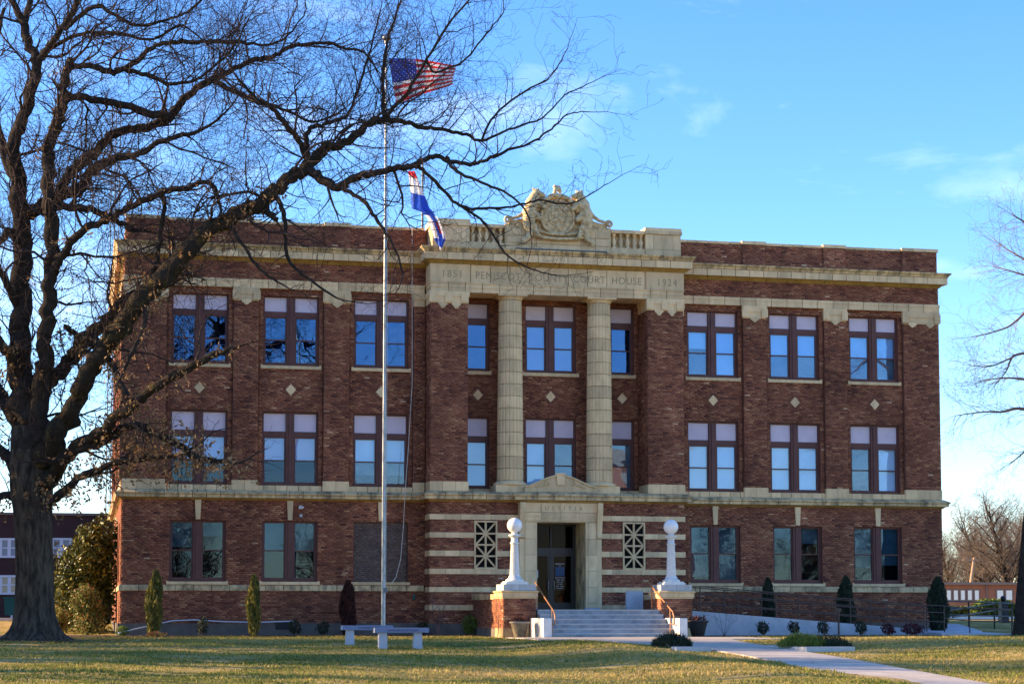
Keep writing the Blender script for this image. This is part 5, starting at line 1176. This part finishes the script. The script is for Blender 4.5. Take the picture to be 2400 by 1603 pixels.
for nm,P in RL_:
    S=catmull(np.array([list(at(x,y,DR_+dz))+[r_*DR_/FPX] for x,y,r_,dz in P]),5)
    (g_ if nm=='t' else g2_).tube([tuple(p) for p in S[:,:3]],[float(a)*(1 if nm=='t' else .72) for a in S[:,3]],12 if nm=='t' else 7)
    if nm=='t': continue
    sl=np.linalg.norm(np.diff(S[:,:3],axis=0),axis=1); acc=0
    for i in range(1,len(S)):
        acc+=sl[i-1]
        while acc>.11:
            acc-=.11; t=norm(S[i,:3]-S[i-1,:3]); sd=norm(np.cross(t,rs.normal(size=3)))
            grow(T,S[i,:3].copy(),norm(t*.7+sd*.7+[0,0,.05]),rs.uniform(.5,1.4),min(.5*S[i,3],.012),0,-.1,rs,((1,.6,1),(1,.6,.9),(1,.5,.5)))
    grow(T,S[-1,:3].copy(),norm(S[-1,:3]-S[-3,:3]),.9,.012,0,0,rs,((1,.6,1),(1,.55,.7)))
g_.build('trunk','bark_limb',RT); g2_.build('limb','twig_pale',RT); link('twigs',segs_mesh('twigs',T.a,T.b,np.array(T.ra)*.8,np.array(T.rb)*.8,3),'twig_pale',RT)['kind']='stuff'

# ------------------------------------------------------------------ shrubs
def cypress(x,y,h,r_,label,m='leaf_cypress',n=2600,lean=0):
    T=thing('cypress_shrub',label,'shrub',(x,y,float(gz(x,y))),group='narrow columnar shrubs along the front wall')
    MB().tube([(0,0,-.05),(lean*.5,0,h*.5),(lean,0,h*.92)],[.04,.03,.01],6).build('stem','bark_limb',T)
    t=NR.rand(n)**.85; a=NR.rand(n)*2*np.pi; prof=r_*np.sin(np.pi*np.clip(t*.86+.12,0,1))**.6*(1+.18*np.sin(a*3+t*9)); rr=prof*NR.uniform(.55,1.05,n)
    C=np.stack([rr*np.cos(a)+lean*t,rr*np.sin(a),.05+t*h],1); tone=np.clip(NR.normal(.42,.2,n)+.15*np.sin(a*4+t*14),0,1)
    o=leaf_cloud('foliage',m,T,C,.075,tone,up=2.2,aspect=.30); return T
def P_(px,py,Y): p=onY(px,py,Y); return p[0]
cypress(-13.95,-1.7,2.12,.27,'pointed green and gold cypress shrub nearest the left corner',lean=.08); cypress(-10.66,-1.85,1.98,.22,'slim sunlit yellow green cypress shrub on the left wing')
cypress(-7.42,-1.2,1.80,.27,'dead maroon brown columnar shrub beside the flagpole','leaf_maroon')
cypress(7.66,-1.25,1.95,.24,'dark columnar shrub behind the ramp, nearest the steps','leaf_cypress_dark'); cypress(10.62,-1.25,2.0,.31,'dark columnar shrub behind the middle of the ramp','leaf_cypress_dark'); cypress(14.2,-1.25,2.0,.36,'thick dark columnar shrub at the right corner','leaf_cypress_dark',4000)
def bush(name,label,x,y,h,r_,m,n,size=.05,tone=(.5,.2),aspect=.5,group=None,stems=8,flat=.9,top=None,lo=.1):
    T=thing(name,label,'shrub' if name!='ornamental_grass' else 'plant',(x,y,float(gz(x,y))),group=group)
    s=MB(); 
    for k in range(stems):
        a=k*2.4; s.tube([(0,0,0),(r_*.35*math.cos(a),r_*.35*math.sin(a),h*.5),(r_*.6*math.cos(a),r_*.6*math.sin(a),h*.85)],[.014,.01,.005],4)
    s.build('stem','twig_pale',T)
    d=rand_dirs(n); rr=NR.uniform(.45,1.03,n)**.6; bump_=1+.16*np.sin(d[:,0]*6+x)*np.sin(d[:,1]*5+d[:,2]*7+y)
    C=d*rr[:,None]*bump_[:,None]*[r_,r_,h*(.5-lo/2)]+[0,0,h*(.5+lo/2)]
    C[:,:2]+=NR.normal(0,.12*r_,(n,2))+np.outer(C[:,2],[.12*math.sin(x*5),.1]); leaf_cloud('foliage',m,T,C,size*1.15,np.clip(NR.normal(tone[0],tone[1],n),0,1),up=1.3,aspect=aspect*.75); return T
bush('small_shrub','small yellow green shrub between the sapling and the left pier',-3.30,-1.6,.72,.24,'leaf_hedge',500,.05)
sg='small shrubs in front of the ramp wall'
for (x,l) in ((6.25,'small dark spiky shrub nearest the steps in front of the ramp'),(7.38,'second small dark shrub in front of the ramp'),(8.44,'third small dark shrub, widest of the green ones by the ramp'),(9.81,'fourth small dark shrub in front of the ramp')):
    bush('small_shrub',l,x,-4.6,.52,.19,'leaf_cypress_dark',260,.055,group=sg,aspect=.35)
bush('small_shrub','round wine red shrub in front of the ramp',10.85,-4.5,.42,.22,'leaf_wine',300,.045,group=sg); bush('small_shrub','wide dark red shrub near the low end of the ramp',11.7,-4.5,.42,.38,'leaf_wine',500,.045,group=sg)
for (x,h,l,m) in ((-14.95,.35,'small green plant at the left corner of the building','leaf_hedge'),(-12.35,.62,'small dark green shrub under the first window','leaf_cypress_dark'),(-9.2,.55,'small dark shrub below the wall vent','leaf_cypress_dark'),(-8.3,.5,'small dark shrub left of the maroon shrub','leaf_cypress_dark'),(-4.9,.5,'dark shrub at the inner corner of the left wing','leaf_cypress_dark')):
    bush('small_shrub',l,x,-1.4,h,.2,m,240,.05,group='small shrubs along the left wing')
bush('leaf_pile','red brown leaves piled at the foot of the first cypress',-13.85,-2.15,.16,.33,'leaf_red',260,.04,(.75,.15)) 
for (px,py,l,r_,m) in ((1835,1520,'yellow green ornamental grass clump on the right of the walk',.55,'grass_tuft_green'),(1622,1512,'dark green ornamental grass clump on the left of the walk',.45,'leaf_cypress_dark')):
    p=(1.85,-19.6) if px>1700 else (-1.25,-18.3)
    T=thing('ornamental_grass',l,'plant',(p[0],p[1],float(gz(*p))),group='grass clumps beside the walk'); T.scale=(.95,1.0,1.25)
    n=1500; a=NR.rand(n)*6.283; q=NR.rand(n)**.6*r_; C=np.stack([q*np.cos(a)*1.25,q*np.sin(a),.06+.22*(1-(q/r_)**2)*NR.rand(n)+.02],1)
    leaf_cloud('blades',m,T,C,.11,np.clip(NR.normal(.5,.25,n),0,1),up=1.0,aspect=.10)
    if px>1700:
        n=900; q=NR.rand(n)**.6*.5; C=np.stack([.75+q*np.cos(a[:n])*1.3,q*np.sin(a[:n]),.06+.22*(1-(q/.5)**2)*NR.rand(n)],1); leaf_cloud('blades','leaf_cypress_dark',T,C,.10,NR.rand(n),up=1.0,aspect=.10)
# magnolia and nandina at the left corner
def big_bush(name,label,x,y,h,r_,m,n,size,tone,seed,cat='shrub'):
    T=thing(name,label,cat,(x,y,float(gz(x,y)))); r2=np.random.RandomState(seed); C=[]
    s=MB()
    for k in range(14):
        a=r2.rand()*6.28; c=np.array([math.cos(a)*r_*.55*r2.rand(),math.sin(a)*r_*.55*r2.rand(),h*(.16+.68*k/14)]); rad=r_*(.62-.25*k/14)*r2.uniform(.8,1.1)
        s.tube([(0,0,0),tuple(c*.6),tuple(c)],[.05,.03,.015],5); m_=n//14; d=rand_dirs(m_)*r2.uniform(.55,1.25,(m_,1))*rad*[1,1,1.15]; C.append(c+d)
    s.build('stem','bark_limb',T); C=np.vstack(C); C=C[C[:,2]>.05]
    leaf_cloud('foliage',m,T,C,size,np.clip(NR.normal(tone[0],tone[1],len(C)),0,1),up=.2,aspect=.42); return T
mg=at(205,1455,70.5); big_bush('magnolia','tall dark evergreen magnolia behind the oak at the left corner','x',0,0,0,0,0,0,0,0) if False else None
big_bush('magnolia','tall dark evergreen magnolia behind the oak at the left corner of the building',mg[0],mg[1],4.5,1.45,'leaf_evergreen',12000,.095,(.72,.26),3,'tree')
mg=at(155,1455,72); big_bush('evergreen_shrub','lower olive green shrub half hidden by the oak trunk',mg[0],mg[1],2.3,.8,'leaf_evergreen',3000,.08,(.7,.18),4)
mg=at(207,1465,66); big_bush('nandina','green and red nandina bush in front of the magnolia',mg[0],mg[1],1.85,.72,'leaf_red',5200,.05,(.42,.25),5)
mg=at(138,1460,67); big_bush('nandina','low rusty nandina bush beside the oak trunk',mg[0],mg[1],1.0,.5,'leaf_red',1500,.06,(.6,.15),6)
# sapling right of the flagpole
SA=thing('sapling','small leafless sapling against the striped base of the portico','tree',(-4.33,-1.5,0)); T=Tw()
for k,d in enumerate(([-.22,0,1],[.16,.0,1],[0,.1,1])): grow(T,np.array([0,0,.0]),norm(np.array(d,float)),1.35-.2*k,.022,0,.4,np.random.RandomState(60+k),((1,.45,1),(1,.45,.6)),.16)
link('stem',segs_mesh('stem',T.a,T.b,T.ra,T.rb,4),'twig_pale',SA)
SB=thing('bare_shrub','sparse leafless shrub against the pale ramp wall','shrub',(5.0,-4.2,0)); T=Tw()
for k in range(5): grow(T,np.array([0,0,0.]),norm(np.array([math.cos(k*1.3)*.5,.1*math.sin(k),1.])),.75,.008,0,.2,np.random.RandomState(70+k),((1,.45,1),(1,.45,.5)),.2)
link('stem',segs_mesh('stem',T.a,T.b,T.ra,T.rb,3),'twig',SB)

# ------------------------------------------------------------------ background left: two-storey brick building, road
LB=thing('brick_building','dark red two storey brick building with white windows far left','building')
yL=30.0; x0=-60; x1=onY(300,1300,yL)[0]; zr=onY(100,1207,yL)[2]
box('wall','far_wall',x0,x1,yL,yL+14,.2,zr,LB); box('roof','school_roof',x0-.1,x1+.1,yL-.1,yL+14.1,zr,zr+.12,LB)
def fwin(pl,pr,pt,pb,n,blind):
    a=onY(pl,pt,yL); b=onY(pr,pb,yL); w_=(b[0]-a[0])/n
    F_=MB().box(a[0]-.08,b[0]+.08,yL-.06,yL-.0,b[2]-.1,b[2]).box(a[0]-.08,b[0]+.08,yL-.06,yL,a[2],a[2]+.1)
    for i in range(n+1): F_.box(a[0]+i*w_-.08,a[0]+i*w_+.08,yL-.05,yL,b[2],a[2])
    wo=F_.build('window','white_paint',LB)
    for i in range(n):
        MB().box(a[0]+i*w_+.08,a[0]+(i+1)*w_-.08,yL-.02,yL-.01,b[2],a[2]).build('pane',blind,wo)
        MB().box(a[0]+i*w_+.08,a[0]+(i+1)*w_-.08,yL-.045,yL-.021,(a[2]+b[2])/2-.03,(a[2]+b[2])/2+.03).build('meeting_rail','white_paint',wo)
fwin(-40,42,1265,1302,4,'pane_far_blind'); fwin(-40,42,1352,1388,4,'pane_far'); fwin(122,166,1265,1302,2,'pane_far_blind'); fwin(122,166,1352,1388,2,'pane_far')
box('steps_rail','white_paint',onY(26,1400,yL)[0],onY(31,1400,yL)[0],yL-.3,yL-.25,.45,onY(28,1402,yL)[2],LB)
rd=MB().box(-300,300,19.5,26.5,.3,.468).build('road','asphalt'); tag(rd,'asphalt side street behind the courthouse lawn',None,kind='structure')
pv=MB().box(-300,-15.5,18.2,19.3,.3,.56).box(-300,-15.5,27,29,.3,.54).build('pavement','kerb_stone'); tag(pv,'pale pavement along the side street',None,kind='structure')
BN=thing('wheelie_bin','small teal bin standing in front of the far brick building','bin',tuple(onY(25,1441,27.5)))
MB().loft([[(x,y,z) for x,y in ((-h,-h),(h,-h),(h,h),(-h,h))] for h,z in ((.25,0),(.32,.8))]).build('body','green_plastic',BN); MB().box(-.35,.35,-.35,.35,.8,.86).build('lid','green_plastic',BN)
# radio mast
ma=at(254,1430,120); MA=thing('radio_mast','thin lattice radio mast rising behind the left corner of the courthouse','mast',(ma[0],ma[1],.4))
Hm=33.0; wv=.30; legs=[(wv*math.cos(a),wv*math.sin(a)) for a in (R(90),R(210),R(330))]
for lx,ly in legs: MB().tube([(lx,ly,0),(lx,ly,Hm)],.035,5).build('leg','mast_metal',MA)
br=MB(); 
for k in range(66):
    z=k*.5
    for i in range(3):
        a,b=legs[i],legs[(i+1)%3]; br.tube([(a[0],a[1],z),(b[0],b[1],z+.5)],.012,3)
br.build('bracing','mast_metal',MA)['kind']='stuff'
MB().tube([(-2.6,0,19.2),(1.0,0,18.6)],.03,5).build('antenna','mast_metal',MA); MB().tube([(-.9,0,4.3),(1.2,0,4.3)],.03,5).build('antenna','mast_metal',MA)
# ------------------------------------------------------------------ background right: low school, hedge, pole
SCB=thing('school_building','long low orange brick school with a row of bright windows, far right','building')
ds=165.0; A=at(2150,1440,ds); B=at(2480,1440,ds+0); dx=B-A; rzS=math.atan2(dx[1],dx[0]); SCB.location=(A[0],A[1],.40); SCB.rotation_euler=(0,0,rzS)
zt=float(at(2300,1370,ds)[2])-.40; mpp=ds/FPX; LNS=330*mpp
MB().box(0,LNS,0,12,0,zt).build('wall','school_wall',SCB); MB().box(-.2,LNS+.2,-.35,12.3,zt,zt+.22).build('roof','school_roof',SCB)
def swin(pl,pr,n):
    a=(pl-2150)*mpp; b=(pr-2150)*mpp; zb=float(at(2300,1405,ds)[2])-.4; zt_=float(at(2300,1383,ds)[2])-.4; w_=(b-a)/n
    for i in range(n):
        f=MB().box(a+i*w_+.03,a+(i+1)*w_-.03,-.08,-.01,zb-.05,zt_+.05).build('window','school_roof',SCB); MB().box(a+i*w_+.14,a+(i+1)*w_-.14,-.11,-.085,zb,zt_).build('pane','window_bright',f)
swin(2216,2298,5); swin(2334,2376,2)
MB().tube([(163*mpp,-.06,0),(163*mpp,-.06,zt)],.07,6).build('downpipe','school_roof',SCB)
up_=at(2275,1365,170); UP=thing('utility_pole','leaning wooden utility pole behind the school roof','pole',(up_[0],up_[1],.4))
MB().tube([(-.25,0,0),(.05,0,3.2),(.38,0,float(at(2282,1306,170)[2])-.4)],[.16,.15,.11],8).build('pole','wood_pole',UP); MB().box(-.7,1.1,-.05,.05,5.0,5.1).build('crossarm','wood_pole',UP)
hd_=at(2330,1452,100); T=thing('hedge','bright green clipped hedge beyond the ramp railing','hedge',(hd_[0],hd_[1],.44)); 
C=NR.uniform([-1.3,-.4,0],[1.3,.4,1.05],(5200,3)); C=C[(np.abs(C[:,0])/1.3)**2+(np.abs(C[:,2]-.3)/.78)**2<1.1]; leaf_cloud('foliage','leaf_hedge',T,C,.07,NR.rand(len(C)),aspect=.6); MB().tube([(-.6,0,0),(-.6,0,.7)],.03,5).tube([(.6,0,0),(.6,0,.7)],.03,5).build('stem','bark_limb',T)
hd_=at(2240,1440,110); T=thing('hedge','low olive hedge in front of the school windows','hedge',(hd_[0],hd_[1],.44)); 
C=NR.uniform([-1.6,-.4,0],[2.0,.4,.72],(4200,3)); leaf_cloud('foliage','leaf_evergreen',T,C,.08,NR.uniform(.5,1,len(C)),aspect=.6); MB().tube([(0,0,0),(0,0,.6)],.03,5).build('stem','bark_limb',T)
kb=at(2330,1455,97); k_=MB().box(-3.2,1.6,-.1,.1,-.1,.1).build('far_kerb','concrete_white',None,(kb[0],kb[1],.50)); tag(k_,'sunlit pale kerb line below the hedge','kerb')
db=at(2352,1450,86); T=thing('stone_pillar','dark narrow pillar standing beside the hedge','pillar',(db[0],db[1],.1)); MB().loft([[(x,y,z) for x,y in ((-h,-h),(h,-h),(h,h),(-h,h))] for h,z in ((.20,0),(.17,.6),(.15,1.2))]).build('shaft','black_plastic',T); MB().sphere((0,0,1.32),.13,10,8).build('cap','black_plastic',T)
# street lane and building line across the road behind the camera (seen in window glass)
OB=thing('brick_building','plain three storey brick building with white cornice across the street','building'); box('wall','school_wall',32,39,-124,-108,-1,15.0,OB); box('cornice','concrete_white',31.5,39.5,-108.6,-107.5,15.0,16.3,OB); box('cornice','concrete_white',31.8,39.2,-107.99,-107.7,13.2,13.7,OB)

# ------------------------------------------------------------------ grass and fallen leaves
def inwalk(x,y): return ((x>np.interp(y,WYS,WXL)-.03)&(x<np.interp(y,WYS,WXR)+.03)&(y<-12.3))|((x>-3.45)&(x<4.15)&(y>-12.45))|((x>-2.95)&(x<-2.0)&(y<-20.8)&(y>-21.6))|((x>1.25)&(x<2.65)&(y<-18)&(y>-21.4))
n=210000; gx=NR.uniform(-27,27,n); gy=-1.9-NR.rand(n)**.75*37
ray_ok=(np.abs((gx-CAMP[0])*math.cos(YAW)-(gy-CAMP[1])*math.sin(YAW))/((gx-CAMP[0])*math.sin(YAW)+(gy-CAMP[1])*math.cos(YAW))<.30)
ok=ray_ok&~inwalk(gx,gy)&((np.sin(gx*2.3+gy)*np.sin(gy*2.9-gx*.7)+np.sin(gx*.8)*np.sin(gy*1.1+2))<NR.uniform(.5,1.3,len(gx)))&~((gx>2.7)&(gx<13)&(gy>-5.3))&~((gx>12.5)&(gy>-5))&~((gx>-3.4)&(gx<3.4)&(gy>-8.3)); gx=gx[ok]; gy=gy[ok]; n=len(gx)
tone=.45+.26*np.sin(gx*.35+gy*.2+1)*np.sin(gy*.45)+.20*np.sin(gx*1.3+gy*.6)*np.sin(gy*1.9+gx*.5)+.12*np.sin(gx*3.1)*np.sin(gy*3.7+gx)+NR.normal(0,.15,n)+.12*sst(-6,4,gx)
k=2; bx=np.repeat(gx,k)+NR.normal(0,.02,n*k); by=np.repeat(gy,k)+NR.normal(0,.02,n*k); tn=np.clip(np.repeat(tone,k)+NR.normal(0,.06,n*k),0,1); m=len(bx)
h=NR.uniform(.022,.060,m)*(1+.35*np.sin(bx*1.7+by)*np.sin(by*1.3)); wd=NR.uniform(.006,.012,m)*1.4; an=NR.rand(m)*6.283; lean=NR.normal(0,.025,(m,2)); z=gz(bx,by)-.004
V=np.empty((m,3,3)); V[:,0]=np.stack([bx-wd*np.cos(an),by-wd*np.sin(an),z],1); V[:,1]=np.stack([bx+wd*np.cos(an),by+wd*np.sin(an),z],1); V[:,2]=np.stack([bx+lean[:,0],by+lean[:,1],z+h],1)
o=link('grass',np_mesh('grass',V.reshape(-1,3),np.arange(m*3).reshape(-1,3),np.repeat(tn,3)),'grass_blade'); tag(o,'short yellowing winter grass covering the front lawn','grass',kind='stuff')
n=4600; lx=NR.uniform(-26,24,n); ly=-2-NR.rand(n)*36; lx[:900]=-17.2+NR.normal(0,2.2,900); ly[:900]=-10.8+NR.normal(0,1.8,900); lx[900:1300]=-17+NR.normal(0,1.4,400); ly[900:1300]=-3+NR.normal(0,1.6,400); ok=~inwalk(lx,ly)|(NR.rand(n)<.08); ok&=~((np.abs(lx)<3.4)&(ly>-8.4)); lx=lx[ok]; ly=ly[ok]; n=len(lx); C=np.stack([lx,ly,gz(lx,ly)+.045],1)
u=rand_dirs(n)*[1,1,.35]; w_=np.cross(u,np.array([[.1,.1,1]])); s=NR.uniform(.035,.07,n)[:,None]
o=link('fallen_leaves',cards_mesh('fallen_leaves',C,u*s,w_*s*.6,np.clip(NR.normal(.72,.2,n),0,1)),'leaf_dry'); tag(o,'dry tan leaves scattered over the lawn','leaves',kind='stuff')
print('objects',len(bpy.data.objects))
